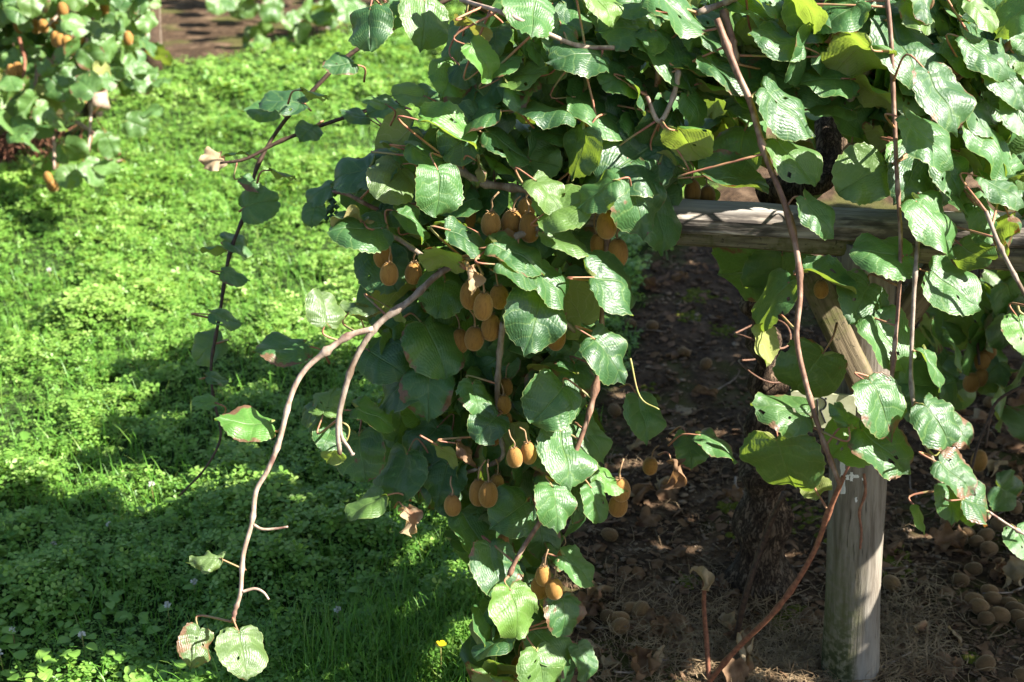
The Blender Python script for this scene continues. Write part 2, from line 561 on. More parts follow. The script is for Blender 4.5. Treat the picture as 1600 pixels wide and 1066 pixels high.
def lawn(x, y):
    """1 on the lawn, 0 on the bare soil strips, ragged edge"""
    a = (Vector((x, y, 0)) - E1).dot(CROSS)
    b = x - float(np.interp(y, LE_Y, LE_X))
    j = 0.10 * fbm(x, y, 3.0) + 0.05 * fbm(x, y, 9.0)
    j2 = 0.22 * fbm(x, y, 1.6)
    right = min(max((-(a + j)) / 0.10 + 0.5, 0), 1)
    left = min(max((b + j2) / 0.16 + 0.5, 0), 1)
    return min(right, left)


def gz(x, y):
    return 0.035 * fbm(x, y, 0.9) * (1 if abs(x) < 8 and y < 14 else 0.3) + 0.012 * fbm(x, y, 5.0)


def ground_mat():
    k = NT('orchard_soil')
    p = k.geo()
    lw = k.n('ShaderNodeAttribute', attribute_name='lawn').outputs['Fac']
    a = k.noise(p, 7, 5, 0.65)
    b = k.noise(p, 42, 5, 0.7)
    c = k.noise(p, 2.3, 3)
    col = k.mix(k.mr(b, 0.32, 0.68), (0.022, 0.0135, 0.008), (0.092, 0.057, 0.033))
    col = k.mix(k.mr(a, 0.48, 0.68, 0, 0.7), col, (0.18, 0.12, 0.075))
    col = k.mix(k.mr(c, 0.52, 0.62, 0, 0.6), col, (0.085, 0.095, 0.022))
    col = k.mix(lw, col, (0.030, 0.055, 0.014))
    nr = k.bump(k.math('ADD', b, k.math('MULTIPLY', k.noise(p, 160, 3, 0.7), 0.4)), 0.9, 0.012)
    return k.done(k.bsdf(col, 0.95, 0.12, nr))


def build_ground():
    def axis(lo, f0, f1, hi, fine):
        a = list(np.arange(f0, f1, fine))
        x, s, left = f0, fine, []
        while x > lo:
            s *= 1.35; x -= s; left.append(x)
        x, s, right = a[-1], fine, []
        while x < hi:
            s *= 1.35; x += s; right.append(x)
        return left[::-1] + a + right
    xs = axis(-220, -2.6, 2.6, 220, 0.03)
    ys = axis(-180, 1.7, 8.0, 260, 0.03)
    nx, ny = len(xs), len(ys)
    V, L = [], []
    for y in ys:
        for x in xs:
            V.append((x, y, gz(x, y) if (abs(x) < 12 and -2 < y < 20) else 0.0))
            L.append(lawn(x, y))
    idx = np.arange(nx * ny).reshape(ny, nx)
    q = np.stack([idx[:-1, :-1], idx[:-1, 1:], idx[1:, 1:], idx[1:, :-1]], -1).reshape(-1, 4)
    F = np.concatenate([q[:, [0, 1, 2]], q[:, [0, 2, 3]]])
    me = big_mesh('ground', np.array(V), F, ground_mat(), None, True)
    at = me.attributes.new('lawn', 'FLOAT', 'POINT')
    at.data.foreach_set('value', np.array(L, dtype=np.float32))
    set_props(obj('ground', me), kind='structure')


build_ground()


# ------------------------------------------------------------------ lawn: clover, grass
def rot_frames(n, tilt):
    """random orthonormal frames whose third axis is up within a tilt"""
    az = rng.uniform(0, 2 * np.pi, n)
    tl = np.abs(rng.normal(0, tilt, n))
    td = rng.uniform(0, 2 * np.pi, n)
    nrm = np.stack([np.sin(tl) * np.cos(td), np.sin(tl) * np.sin(td), np.cos(tl)], -1)
    a = np.stack([np.cos(az), np.sin(az), np.zeros(n)], -1)
    a -= nrm * (a * nrm).sum(-1, keepdims=True)
    a /= np.linalg.norm(a, axis=-1, keepdims=True)
    b = np.cross(nrm, a)
    return np.stack([a, b, nrm], -1)       # columns


def scatter_lawn(n, y0, y1, x0f, x1f, gap=0.0):
    out = []
    while len(out) < n:
        y = random.uniform(y0, y1)
        x = random.uniform(x0f(y), x1f(y))
        if random.random() < lawn(x, y): out.append((x, y))
    return np.array(out)


XL = lambda y: -0.42 * y - 0.35
XR = lambda y: E1.x + (y - E1.y) * 0.268 + 0.2


def clover():
    Vs, Fs, As = [], [], []
    off = 0
    # leaflet: base, two shoulders, two upper, tip (notched), folded along the middle
    lf = np.array([[0, 0.06, 0], [0.30, 0.45, 0.07], [0.36, 0.80, 0.06], [0.0, 0.98, -0.03], [-0.36, 0.80, 0.06], [-0.30, 0.45, 0.07]])
    lt = np.array([[0, 1, 3], [1, 2, 3], [0, 3, 5], [3, 4, 5]])
    tri = []
    for k in range(3):
        a = 2 * math.pi * k / 3
        c, s = math.cos(a), math.sin(a)
        Rm = np.array([[c, -s, 0], [s, c, 0], [0, 0, 1]])
        tri.append(lf @ Rm.T)
    base = np.concatenate(tri)
    bt = np.concatenate([lt + 6 * k for k in range(3)])
    for (n, y0, y1, s0, s1) in ((36000, 1.85, 4.2, 0.0075, 0.0150), (42000, 4.2, 7.0, 0.010, 0.019), (24000, 7.0, 13.0, 0.015, 0.028)):
        xy = scatter_lawn(n, y0, y1, XL, XR)
        clump = np.array([fbm(x, y, 2.2) + 0.7 * fbm(x, y, 7.0) for x, y in xy])
        hgt = np.array([gz(x, y) for x, y in xy]) + rng.uniform(0.01, 0.05, n) + np.clip(clump, -0.35, 1) * 0.065
        sc = rng.uniform(s0, s1, n) * np.clip(1 + 0.45 * clump, 0.6, 1.6)
        Fm = rot_frames(n, 0.5)
        V = np.einsum('nij,kj->nki', Fm, base) * sc[:, None, None]
        V += np.concatenate([xy, hgt[:, None]], 1)[:, None, :]
        Vs.append(V.reshape(-1, 3))
        Fs.append((bt[None] + (np.arange(n) * 18)[:, None, None] + off).reshape(-1, 3))
        tint = np.clip(rng.normal(0.45, 0.22, n) + 0.20 * clump + np.array([0.25 * fbm(x + 30, y, 0.9) for x, y in xy]), 0, 1)
        As.append(np.repeat(tint, 18))
        off += n * 18
    me = big_mesh('clover', np.concatenate(Vs), np.concatenate(Fs), M['clover'], np.concatenate(As))
    set_props(obj('clover', me), 'dense green clover carpeting the alley between the vine rows', 'clover', kind='stuff')


def blades(name, n, pts, l0, l1, w, mat, bend, zbase, tint_mu, flat=False):
    az = rng.uniform(0, 2 * np.pi, n)
    L = rng.uniform(l0, l1, n)
    b = rng.uniform(0.15, 1.0, n) * bend
    d = np.stack([np.cos(az), np.sin(az), np.zeros(n)], -1)
    sd = np.stack([-np.sin(az), np.cos(az), np.zeros(n)], -1)
    up = np.array([0, 0, 1.0])
    V = np.zeros((n, 7, 3))
    W = w * rng.uniform(0.6, 1.3, n)
    for i, f in enumerate((0.0, 0.4, 0.75, 1.0)):
        ang = b * f
        hor = L * f * np.sin(ang) if not flat else L * f
        ver = L * f * np.cos(ang) if not flat else L * 0.12 * np.sin(f * 3.0) * b
        c = pts + d * hor[:, None] + up * ver[:, None]
        if flat:
            c = c + sd * (L * 0.25 * np.sin(f * 2.2) * rng.uniform(-1, 1, n))[:, None]
        if i < 3:
            ww = W * (1.0, 0.85, 0.5)[i]
            tw = up * 0.35 if flat else 0
            V[:, 2 * i] = c - (sd + tw) * ww[:, None]
            V[:, 2 * i + 1] = c + (sd + tw) * ww[:, None]
        else:
            V[:, 6] = c
    T = np.array([[0, 1, 3], [0, 3, 2], [2, 3, 5], [2, 5, 4], [4, 5, 6]])
    F = (T[None] + (np.arange(n) * 7)[:, None, None]).reshape(-1, 3)
    tint = np.repeat(np.clip(rng.normal(tint_mu, 0.22, n), 0, 1), 7)
    return big_mesh(name, V.reshape(-1, 3), F, mat, tint)


def grass():
    sets = []
    xy = scatter_lawn(9000, 1.85, 4.3, XL, XR)
    xy2 = scatter_lawn(9000, 4.3, 9.5, XL, XR)
    keep = [p for p in np.concatenate([xy, xy2]) if fbm(p[0], p[1], 1.1) + 0.25 * random.random() > 0.05 or random.random() < 0.25]
    # a tuft of fine long grass along the lawn edge at the front
    e = PZ(690, 1010)
    tuft = [(e.x + random.gauss(0, 0.13), e.y + random.gauss(0.0, 0.16)) for _ in range(1600)]
    e2 = PZ(560, 1040)
    tuft += [(e2.x + random.gauss(0, 0.12), e2.y + random.gauss(0.0, 0.07)) for _ in range(700)]
    tuft = [p for p in tuft if lawn(*p) > 0.3]
    for nm, pts, l0, l1, w, bd in (('a', keep, 0.05, 0.12, 0.0016, 1.1), ('b', tuft, 0.05, 0.14, 0.0011, 0.9)):
        p3 = np.array([(x, y, gz(x, y)) for x, y in pts])
        sets.append((len(p3), p3, l0, l1, w, bd))
    for i, (n, p3, l0, l1, w, bd) in enumerate(sets):
        me = blades('lawn_grass', n, p3, l0, l1, w, M['grass'], bd, 0, 0.5)
        set_props(obj('lawn_grass', me), ('thin grass blades scattered through the clover of the alley' if i == 0
                  else 'tufts of fine long grass at the front edge of the lawn'), 'grass', kind='stuff')


def weeds():
    """broad low leaves (plantain, dock) lying between the clover in the foreground"""
    Vs, Fs, As, off = [], [], [], 0
    for _ in range(330):
        px, py = random.uniform(-60, 560), random.uniform(640, 1090)
        if random.random() < 0.5: px, py = random.uniform(-60, 240), random.uniform(880, 1090)
        c = PZ(px, py)
        if lawn(c.x, c.y) < 0.5: continue
        L = random.uniform(0.018, 0.042); W = L * random.uniform(0.26, 0.4)
        az = random.uniform(0, 6.28); el = random.uniform(0.05, 0.7)
        d = np.array([math.cos(az) * math.cos(el), math.sin(az) * math.cos(el), math.sin(el)])
        s = np.array([-math.sin(az), math.cos(az), 0])
        nn = np.cross(d, s)
        z0 = gz(c.x, c.y) + random.uniform(0.03, 0.055)
        b = np.array([c.x, c.y, z0])
        V = []
        for f, w in ((0, 0.05), (0.25, 0.75), (0.55, 1.0), (0.82, 0.7), (1.0, 0.0)):
            ctr = b + d * L * f - np.array([0, 0, 1]) * L * 0.35 * f * f
            V += [ctr - s * W * w + nn * W * 0.25 * w, ctr, ctr + s * W * w + nn * W * 0.25 * w]
        for i in range(4):
            for j in range(2):
                a = off + i * 3 + j
                Fs += [(a, a + 1, a + 4), (a, a + 4, a + 3)]
        Vs += V
        As += [random.uniform(0.25, 0.75)] * 15
        off += 15
    me = big_mesh('low_weeds', np.array(Vs), np.array(Fs), M['clover'], np.array(As), True)
    set_props(obj('low_weeds', me), 'broad low weed leaves among the clover in the foreground', 'weeds', kind='stuff')


clover(); grass(); weeds()


# ------------------------------------------------------------------ leaf meshes
HALF = [(0.010, 0.02), (0.07, -0.085), (0.19, -0.145), (0.34, -0.10), (0.455, 0.05), (0.52, 0.25), (0.52, 0.45), (0.455, 0.65), (0.33, 0.81), (0.18, 0.915), (0.065, 0.955), (0.0, 1.0)]


def outline(n, tip=0.0):
    pts = [Vector((x, y, 0)) for x, y in HALF]
    pts[-1].y += tip
    path = catmull(pts, 6)
    d = [0]
    for i in range(1, len(path)): d.append(d[-1] + (path[i] - path[i - 1]).length)
    out = []
    for i in range(n + 1):
        t = d[-1] * i / n
        j = min(max(1, next((k for k, q in enumerate(d) if q >= t), len(d) - 1)), len(d) - 1)
        f = (t - d[j - 1]) / max(d[j] - d[j - 1], 1e-6)
        p = path[j - 1].lerp(path[j], f)
        out.append((p.x, p.y))
    return out


KIND = {   # bend across, bend along, margin wave, fold
    'f': ((-0.7, 0.6), (-1.0, -0.1), 0.065, (-0.04, 0.14)),
    'c': ((-1.0, -0.1), (-1.0, -0.1), 0.058, (0.0, 0.12)),
    'u': ((0.9, 1.5), (-0.5, 0.3), 0.05, (0.05, 0.15)),
    't': ((-0.6, 0.2), (-2.4, -1.5), 0.06, (0.0, 0.12)),
    'k': ((-2.6, 1.6), (-2.4, -0.6), 0.13, (-0.1, 0.2)),
    'b': ((2.6, 4.4), (-2.2, 1.2), 0.16, (0.0, 0.2)),
}


def leaf_geo(kind, seed, T=28, S=7, n_lat=7):
    rr = random.Random(seed * 13 + ord(kind[0]))
    kb = KIND[kind]
    bx, by = rr.uniform(*kb[0]), rr.uniform(*kb[1])
    wv, fold = kb[2] * rr.uniform(0.6, 1.4), rr.uniform(*kb[3])
    tip = rr.choice((-0.08, -0.05, -0.02, 0.02, 0.05))
    ol = outline(T, tip)
    asym = rr.uniform(0.92, 1.08)
    wid = rr.uniform(0.97, 1.13)
    k1, k2, ph1, ph2 = rr.uniform(1.5, 3.2), rr.uniform(1.5, 3.2), rr.uniform(0, 6.28), rr.uniform(0, 6.28)
    V, UV = [], []
    for i in range(T + 1):
        t = i / T
        m = max(0.0, (t - 0.28) / 0.72) ** 1.75 * (0.985 + tip)
        for j in range(-S, S + 1):
            s = abs(j) / S
            sg = 1 if j >= 0 else -1
            ox, oy = ol[i]
            e = 1 + 0.05 * mnoise.noise(Vector((t * 9 + seed, sg * 3.1, 0))) + 0.05 * mnoise.noise(Vector((t * 27 + seed, sg * 7.1, 5))) + (0.018 * (1 if i % 2 else -1) if 2 < i < T - 1 else 0)
            ox, oy = ox * e * wid * (asym if sg > 0 else 1 / asym), 0.45 + (oy - 0.45) * e
            curve = 0.05 * math.sin(math.pi * s) * (1 - t)
            x = ox * s
            y = m * (1 - s) + oy * s - curve
            # slight bulge between the lateral veins, fold along the midrib, wavy margin
            z = 0.007 * math.sin(math.pi * n_lat * t) ** 2 * math.sin(math.pi * min(s * 1.05, 1)) + 0.02 * min(s * 5, 1) * (1 - 0.5 * s)
            z += fold * x
            z += wv * (s ** 2.2) * math.sin((k1 if sg > 0 else k2) * 2 * math.pi * t + (ph1 if sg > 0 else ph2))
            z += 0.10 * mnoise.noise(Vector((x * sg * 2.6 + seed * 3.3, y * 2.6, 1.7)))
            if kind in 'kb':
                z += 0.10 * mnoise.noise(Vector((x * sg * 5 + seed, y * 5, 9.0))) * s
            # true bends keep the blade's length
            a = bx * x
            xx = (math.sin(a) / bx) if abs(bx) > 1e-3 else x
            zz = ((1 - math.cos(a)) / bx) if abs(bx) > 1e-3 else 0
            xx -= z * math.sin(a); zz += z * math.cos(a)
            b = by * y
            yy = (math.sin(b) / by) - zz * math.sin(b)
            z3 = (1 - math.cos(b)) / by + zz * math.cos(b)
            V.append((xx * sg, yy, z3))
            UV.append((0.5 + 0.5 * s * sg, t))
    F = []
    w = 2 * S + 1
    holes = set()
    if T > 20 and seed % 3 == 1:            # insect holes and torn margins
        for _ in range(rr.randint(1, 3)):
            i0, j0 = rr.randrange(6, T - 4), rr.randrange(1, w - 2)
            holes |= {(i0, j0), (i0 + rr.choice((0, 1)), j0)} if rr.random() < 0.6 else {(i0, j0)}
    if T > 20 and kind in 'fc' and seed % 4 == 2:
        i0, sd = rr.randrange(8, T - 4), rr.choice((0, w - 2))
        holes |= {(i0, sd), (i0 + 1, sd)}
    for i in range(T):
        for j in range(w - 1):
            if (i, j) in holes: continue
            F.append((i * w + j, i * w + j + 1, (i + 1) * w + j + 1, (i + 1) * w + j))
    return V, F, UV


LEAF, NVAR = {}, {'f': 14, 'c': 14, 'u': 5, 't': 6, 'k': 6, 'b': 5}


def leaf_mesh(kind, var, mat):
    key = (kind, var % NVAR[kind], mat)
    if key not in LEAF:
        V, F, UV = leaf_geo(kind, key[1])
        LEAF[key] = mesh_np('leaf', V, F, M[mat], True, UV)
    return LEAF[key]


LOW = {}


def low_leaf(kind, var):
    key = (kind, var % 4)
    if key not in LOW:
        V, F, UV = leaf_geo(kind, key[1], 10, 3, 5)
        F = np.array(F)
        LOW[key] = (np.array(V), np.concatenate([F[:, [0, 1, 2]], F[:, [0, 2, 3]]]), np.array(UV))
    return LOW[key]


def leaf_matrix(center, axis, nrm, size):
    n = nrm.normalized()
    y = (axis - n * axis.dot(n)).normalized()
    x = y.cross(n)
    m = Matrix((x, y, n)).transposed().to_4x4()
    c = center - y * 0.45 * size
    return Matrix.Translation(c) @ m @ Matrix.Scale(size, 4)


def screen_frame(ang, tilt, tdir, px, py):
    to_cam = -ray(px, py).normalized()
    r = RT
    u = to_cam.cross(r).normalized()
    r = u.cross(to_cam).normalized()
    n = to_cam * math.cos(R(tilt)) + (r * math.cos(R(tdir)) + u * math.sin(R(tdir))) * math.sin(R(tilt))
    ax = r * math.cos(R(ang)) + u * math.sin(R(ang))
    if abs(ax.dot(n)) > 0.97: ax = ax + to_cam * 0.4
    return ax, n


# ------------------------------------------------------------------ trellis
post_base = PZ(1330, 1046)
trellis = empty('trellis_post', post_base)
set_props(trellis, 'grey weathered wooden post with crossbeam and braces carrying the kiwi vine', 'trellis')


def grid_tube(name, c0, c1, r0, r1, ns, nr, mat, parent, disp, seed, flat=None, cap_mat=None):
    """a log between two points, in its own frame (z along it), with uneven section"""
    axis = (c1 - c0)
    L = axis.length
    z = axis.normalized()
    x = Vector((1, 0, 0)) - z * z.x
    if x.length < 0.3: x = Vector((0, 0, 1)) - z * z.z
    x.normalize()
    y = z.cross(x)
    V, F = [], []
    for i in range(nr + 1):
        t = i / nr
        for k in range(ns):
            a = 2 * math.pi * k / ns
            r = r0 + (r1 - r0) * t
            d = mnoise.noise(Vector((math.cos(a) * 1.5 + seed, math.sin(a) * 1.5, t * L * 3))) * disp
            d += 0.3 * disp * mnoise.noise(Vector((math.cos(a) * 6 + seed, math.sin(a) * 6, t * L * 4)))
            rx, ry = r * math.cos(a), r * math.sin(a)
            if flat: ry = max(min(ry, flat[1]), flat[0])
            V.append(((rx) * (1 + d / r), ry * (1 + d / r), t * L))
    for i in range(nr):
        for k in range(ns):
            k2 = (k + 1) % ns
            F.append((i * ns + k, i * ns + k2, (i + 1) * ns + k2, (i + 1) * ns + k))
    F.append(tuple(range(ns - 1, -1, -1)))
    F.append(tuple(nr * ns + k for k in range(ns)))
    me = mesh_np(name, V, F, mat, True)
    for p in me.polygons:
        if len(p.vertices) > 4: p.use_smooth = False
    if cap_mat:
        me.materials.append(cap_mat)
        for p in me.polygons:
            if len(p.vertices) > 4: p.material_index = 1
    m = Matrix((x, y, z)).transposed().to_4x4()
    return obj(name, me, parent, Matrix.Translation(c0) @ m)


post_top = Vector((post_base.x - 0.07, post_base.y + 0.0, 1.0))
post = grid_tube('post', post_base - Vector((0, 0, 0.06)), post_top, 0.060, 0.054, 28, 40, M['post'], trellis, 0.006, 2.0, cap_mat=M['end_grain'])
post_axis = (post_top - post_base).normalized()

beam_z = 1.045
bA, bB = PZ(842, 323, beam_z), PZ(1620, 352, beam_z)
bdir = (bB - bA).normalized()
bB = bB + bdir * 0.9
# shift so that the beam lies against the post's top
bper = Vector((-bdir.y, bdir.x, 0))


def plank(name, c0, c1, w, hgt, mat, parent, seed, endmat, n=40, top_bevel=0.35, jag=0.0):
    """a split log: roughly rectangular section with an uneven, chamfered edge"""
    z = (c1 - c0).normalized()
    L = (c1 - c0).length
    y = Vector((0, 0, 1))
    y = (y - z * y.dot(z)).normalized()
    x = y.cross(z)                      # towards or away from the viewer
    sec = [(-1, -0.75), (-0.8, -1), (0.8, -1), (1, -0.8), (1, 0.35), (0.75, 0.9), (0.2, 1.0), (-0.45, 0.95), (-0.75, 0.72), (-1, 0.30), (-1.02, -0.2)]
    V, F = [], []
    ns = len(sec)
    for i in range(n + 1):
        t = i / n
        for k, (a, b) in enumerate(sec):
            d = 1 + 0.10 * mnoise.noise(Vector((k * 1.7 + seed, t * L * 2.5, 0))) + 0.05 * mnoise.noise(Vector((k * 2.3 + seed, t * L * 11, 4)))
            sag = 0.010 * math.sin(t * 5 + seed)
            zz = t * L + (jag * mnoise.noise(Vector((k * 3.1, seed, 2))) if i == 0 else 0)
            V.append((zz, -a * w * 0.5 * d, b * hgt * 0.5 * d + sag))
    for i in range(n):
        for k in range(ns):
            k2 = (k + 1) % ns
            F.append((i * ns + k, (i + 1) * ns + k, (i + 1) * ns + k2, i * ns + k2))
    F.append(tuple(range(ns)))
    F.append(tuple(n * ns + k for k in range(ns - 1, -1, -1)))
    me = mesh_np(name, V, F, mat, False)
    me.materials.append(endmat)
    for p in me.polygons:
        if len(p.vertices) > 4: p.material_index = 1
    m = Matrix((z, -x, y)).transposed().to_4x4()
    return obj(name, me, parent, Matrix.Translation(c0) @ m)


off = -bper * 0.0
beam = plank('crossbeam', bA, bB, 0.085, 0.046, M['beam'], trellis, 3.0, M['end_grain'], jag=0.02)
lA, lB = PZ(1052, 362, beam_z - 0.055), PZ(1620, 392, beam_z - 0.055)
lB = lB + (lB - lA).normalized() * 0.8
lower = plank('lower_beam', lA, lB, 0.075, 0.050, M['lower_beam'], trellis, 8.0, M['end_grain'])
br1 = grid_tube('brace', P(1350, 600, 2.72), P(1262, 415, 2.68), 0.026, 0.030, 14, 12, M['brace'], trellis, 0.007, 5.0, (-0.016, 0.03), M['end_grain'])
br2 = grid_tube('brace', P(1385, 530, 2.74), P(1500, 372, 2.64), 0.028, 0.028, 14, 12, M['brace'], trellis, 0.006, 9.0, (-0.018, 0.03), M['end_grain'])


from mathutils.bvhtree import BVHTree
post_bvh = BVHTree.FromPolygons([v.co.copy() for v in post.data.vertices], [tuple(p.vertices) for p in post.data.polygons])
post_inv = WORLD[post].inverted()


def paint_patch(name, px0, px1, py0, py1, seed):
    """flaked paint that follows the round post"""
    # angle and height on the post from the photo position
    V, F = [], []
    nu, nv = 4, 16
    for j in range(nv + 1):
        for i in range(nu + 1):
            fx, fy = i / nu, j / nv
            jx = 2.2 * mnoise.noise(Vector((seed, fy * 5, i * 0.8))) * (1 if i in (0, nu) else 0.2)
            px = px0 + (px1 - px0) * fx + jx
            py = py0 + (py1 - py0) * fy + 1.5 * mnoise.noise(Vector((fx * 4, seed, j)))
            dr = ray(px, py).normalized()
            hit = post_bvh.ray_cast(post_inv @ CAM, (post_inv.to_3x3() @ dr).normalized())[0]
            best = (WORLD[post] @ hit if hit else CAM + dr * 2.8) - dr * 0.0012
            V.append(best)
    w = nu + 1
    for j in range(nv):
        for i in range(nu):
            F.append((j * w + i, (j + 1) * w + i, (j + 1) * w + i + 1, j * w + i + 1))
    return obj(name, mesh_np(name, V, F, M['paint'], False), post, Matrix())


tube('wire_loop', [P(866, 312, 2.6), P(862, 298, 2.59), P(854, 294, 2.585), P(851, 303, 2.59), P(856, 310, 2.6)], 0.0013, 0.0013, M['paint'], trellis, 6, 5, 0)
for a in ((1313, 1321, 708, 772, 1.0), (1322, 1327, 742, 750, 2.0), (1328, 1333, 738, 752, 5.0), (1333, 1342, 742, 747, 3.0), (1347, 1352, 747, 751, 4.0), (1336, 1339, 777, 785, 6.0)):
    paint_patch('paint_mark', *a)

# the small tag board with a hand-written letter, fixed to the post
tagY = post_base.y - 0.075
t0, t1 = PY(1238, 612, tagY), PY(1336, 666, tagY)
tag = empty('tag_board', PY(1287, 640, tagY))
set_props(tag, 'small pale green tag board with a handwritten letter R beside the grey post', 'sign')
tl, trr, brr, bl = PY(1236, 611, tagY), PY(1338, 619, tagY), PY(1336, 672, tagY), PY(1238, 666, tagY)
bk = Vector((0, 0.006, 0))
me = mesh_np('board', [tl, trr, brr, bl, tl + bk, trr + bk, brr + bk, bl + bk],
             [(0, 3, 2, 1), (4, 5, 6, 7), (0, 1, 5, 4), (1, 2, 6, 5), (2, 3, 7, 6), (3, 0, 4, 7)], M['tag'], False)
board = obj('board', me, tag, Matrix())
for st in ([(1277, 624), (1277.5, 640), (1278, 662)], [(1282, 621), (1288, 624), (1291, 631), (1288, 638), (1281, 642)], [(1283, 643), (1286, 651), (1290, 661)], [(1290, 622), (1291, 623), (1291.5, 624)]):
    tube('lettering', [PY(x, y, tagY - 0.0012) for x, y in st], 0.0016, 0.0016, M['ink'], board, 5, 4, 0)

# ------------------------------------------------------------------ the main kiwi vine
tb = PZ(1190, 905)
vine = empty('kiwi_vine', tb)
set_props(vine, 'large kiwi vine laden with fruit draped over the wooden crossbeam', 'vine')
VY = tb.y
trunk_pts = [tb - Vector((0, 0, 0.05)), PY(1192, 800, VY), PY(1196, 700, VY), PY(1200, 600, VY - 0.02), PY(1190, 510, VY - 0.04), PY(1178, 430, VY - 0.02), PY(1195, 350, VY + 0.02), PY(1262, 275, VY), PY(1330, 190, VY + 0.05)]
tp = catmull(trunk_pts, 8)
trad = []
for i in range(len(tp)):
    f = i / (len(tp) - 1)
    trad.append(0.078 - 0.045 * min(f * 2.2, 1) ** 0.6 + 0.012 * math.sin(i * 1.1) * (f < 0.6) - 0.008 * f)
Vt, Ft, Ut = tube_geo(tp, trad, 18, True, 0.28, 3.0)
trunk = obj('trunk', mesh_np('trunk', Vt, Ft, M['bark'], True, Ut), vine, Matrix())
for i, (px, py, rr_) in enumerate(((1192, 522, 0.060), (1197, 572, 0.060))):
    c = PY(px, py, VY - 0.03)
    ring = [c + Vector((math.cos(a) * rr_, math.sin(a) * rr_, 0.012 * math.sin(a * 2 + i))) for a in np.linspace(0, 2 * math.pi, 22)]
    tube('wire_tie', ring, 0.0022, 0.0022, M['wire'], trunk, 6, 2, 0)
# knobbly old wood lying on the beam
tube('cordon', [PY(1195, 300, VY - .05), PY(1240, 290, VY - .1), PY(1285, 282, VY - .1), PY(1295, 240, VY - .05), PY(1292, 190, VY)], 0.028, 0.024, M['bark'], vine, 14, 6, 0.35, 0, 4)

CANE_PTS = []


def cane(pts, rpx0, rpx1, mat, dz=0.0, zc=None, knots=3, par=None, name='cane', reg=True, dzs=None):
    P3 = []
    for i, (x, y) in enumerate(pts):
        d = (zc if zc is not None else zf(x, y)) + dz + (dzs[i] if dzs else 0)
        P3.append(P(x, y, d))
    dm = zc if zc is not None else zf(*pts[0])
    o = tube(name, P3, rpx0 * dm / FPX, rpx1 * dm / FPX, M[mat], par or vine, 8, 6, 0.16, knots, len(CANE_PTS))
    if reg: CANE_PTS.extend(catmull(P3, 6))
    return o


cane([(1120, 30), (1150, 110), (1172, 160), (1195, 240), (1228, 325), (1246, 400), (1250, 460), (1245, 530), (1262, 610), (1285, 685), (1312, 757)], 5.6, 3.8, 'cane_brown', zc=2.44)
cane([(1318, 745), (1295, 800), (1268, 870), (1215, 950), (1150, 1015), (1100, 1075)], 4.2, 5.0, 'cane_red', zc=2.5, dzs=[.02, .06, .12, .2, .3, .4])
cane([(1385, -10), (1392, 60), (1398, 200), (1403, 300), (1407, 380), (1403, 480), (1396, 560), (1393, 600)], 4.2, 3.0, 'cane_brown', zc=2.45)
cane([(1440, 330), (1432, 400), (1426, 500), (1424, 600), (1436, 670), (1458, 720), (1475, 765)], 3.8, 2.8, 'cane_grey', zc=2.43)
cane([(1540, 330), (1560, 380), (1585, 430), (1612, 480)], 3.5, 3.2, 'cane_grey', zc=2.4)
cane([(1545, 800), (1575, 820), (1605, 838)], 2.2, 2.0, 'cane_tan', zc=2.4)
# the thick grey cane and the sunlit shoot hanging out over the lawn
cane([(870, 345), (800, 372), (760, 390), (690, 425), (640, 470), (590, 508), (555, 562), (535, 625), (528, 668), (531, 710)], 6.4, 4.0, 'cane_grey', zc=2.52)
cane([(583, 514), (545, 525), (505, 553), (475, 580), (455, 618), (436, 690), (418, 735), (400, 768), (394, 815), (380, 868), (376, 925), (367, 955), (364, 972)], 5.0, 3.2, 'cane_tan', zc=2.50, knots=6)
for pp in ([(396, 820), (410, 827), (432, 826), (450, 823)], [(378, 925), (398, 920), (412, 926), (420, 937)]):
    cane(pp, 2.6, 1.6, 'cane_tan', zc=2.50, knots=0, name='spur', reg=False)
cane([(531, 640), (533, 680), (545, 700), (552, 712)], 3, 2.4, 'cane_grey', zc=2.52)
# long thin shoots against the bright lawn
cane([(720, -10), (640, 30), (548, 84), (490, 140), (440, 195), (402, 260), (386, 325), (358, 400), (342, 500), (330, 570), (334, 625), (345, 680), (322, 730), (280, 775)], 4.0, 1.6, 'cane_dark', zc=3.05)
cane([(860, 128), (760, 138), (690, 145), (600, 165), (520, 190), (440, 220), (385, 248), (345, 255)], 4.2, 2.4, 'cane_dark', zc=3.0)
cane([(950, 330), (948, 390), (938, 440), (940, 540), (922, 640), (890, 730), (860, 790), (812, 865), (795, 900)], 4.6, 3.6, 'cane_brown', zc=2.62)
cane([(700, 250), (745, 283), (790, 292), (850, 302), (905, 330)], 6.0, 7.0, 'cane_grey', dz=0.05)
cane([(590, 360), (625, 375), (660, 400), (692, 422)], 4, 4, 'cane_grey', dz=0.0)
cane([(786, 505), (780, 560), (777, 620), (782, 680), (784, 715), (740, 735), (690, 745)], 5.0, 3.0, 'cane_grey', dz=0.05)
cane([(720, 0), (790, 22), (850, 50), (905, 72), (960, 75)], 3.6, 3.6, 'cane_tan', dz=0.0)
cane([(1090, 20), (1130, 5), (1165, -10)], 5, 5, 'cane_grey', dz=0.0)
cane([(1130, 15), (1143, 60), (1150, 100)], 6, 6, 'cane_brown', dz=0.0)
cane([(1320, 170), (1350, 120), (1385, 60), (1370, 10)], 6, 5, 'cane_grey', dz=0.1)
cane([(1010, 150), (1030, 190), (1052, 150), (1060, 110)], 4, 4, 'cane_tan', dz=0.0)
cane([(870, 420), (855, 470), (900, 520)], 3, 3, 'cane_grey', dz=0.08)
cane([(850, 870), (860, 920), (870, 990), (880, 1060)], 3.0, 2.6, 'cane_grey', dz=0.06)
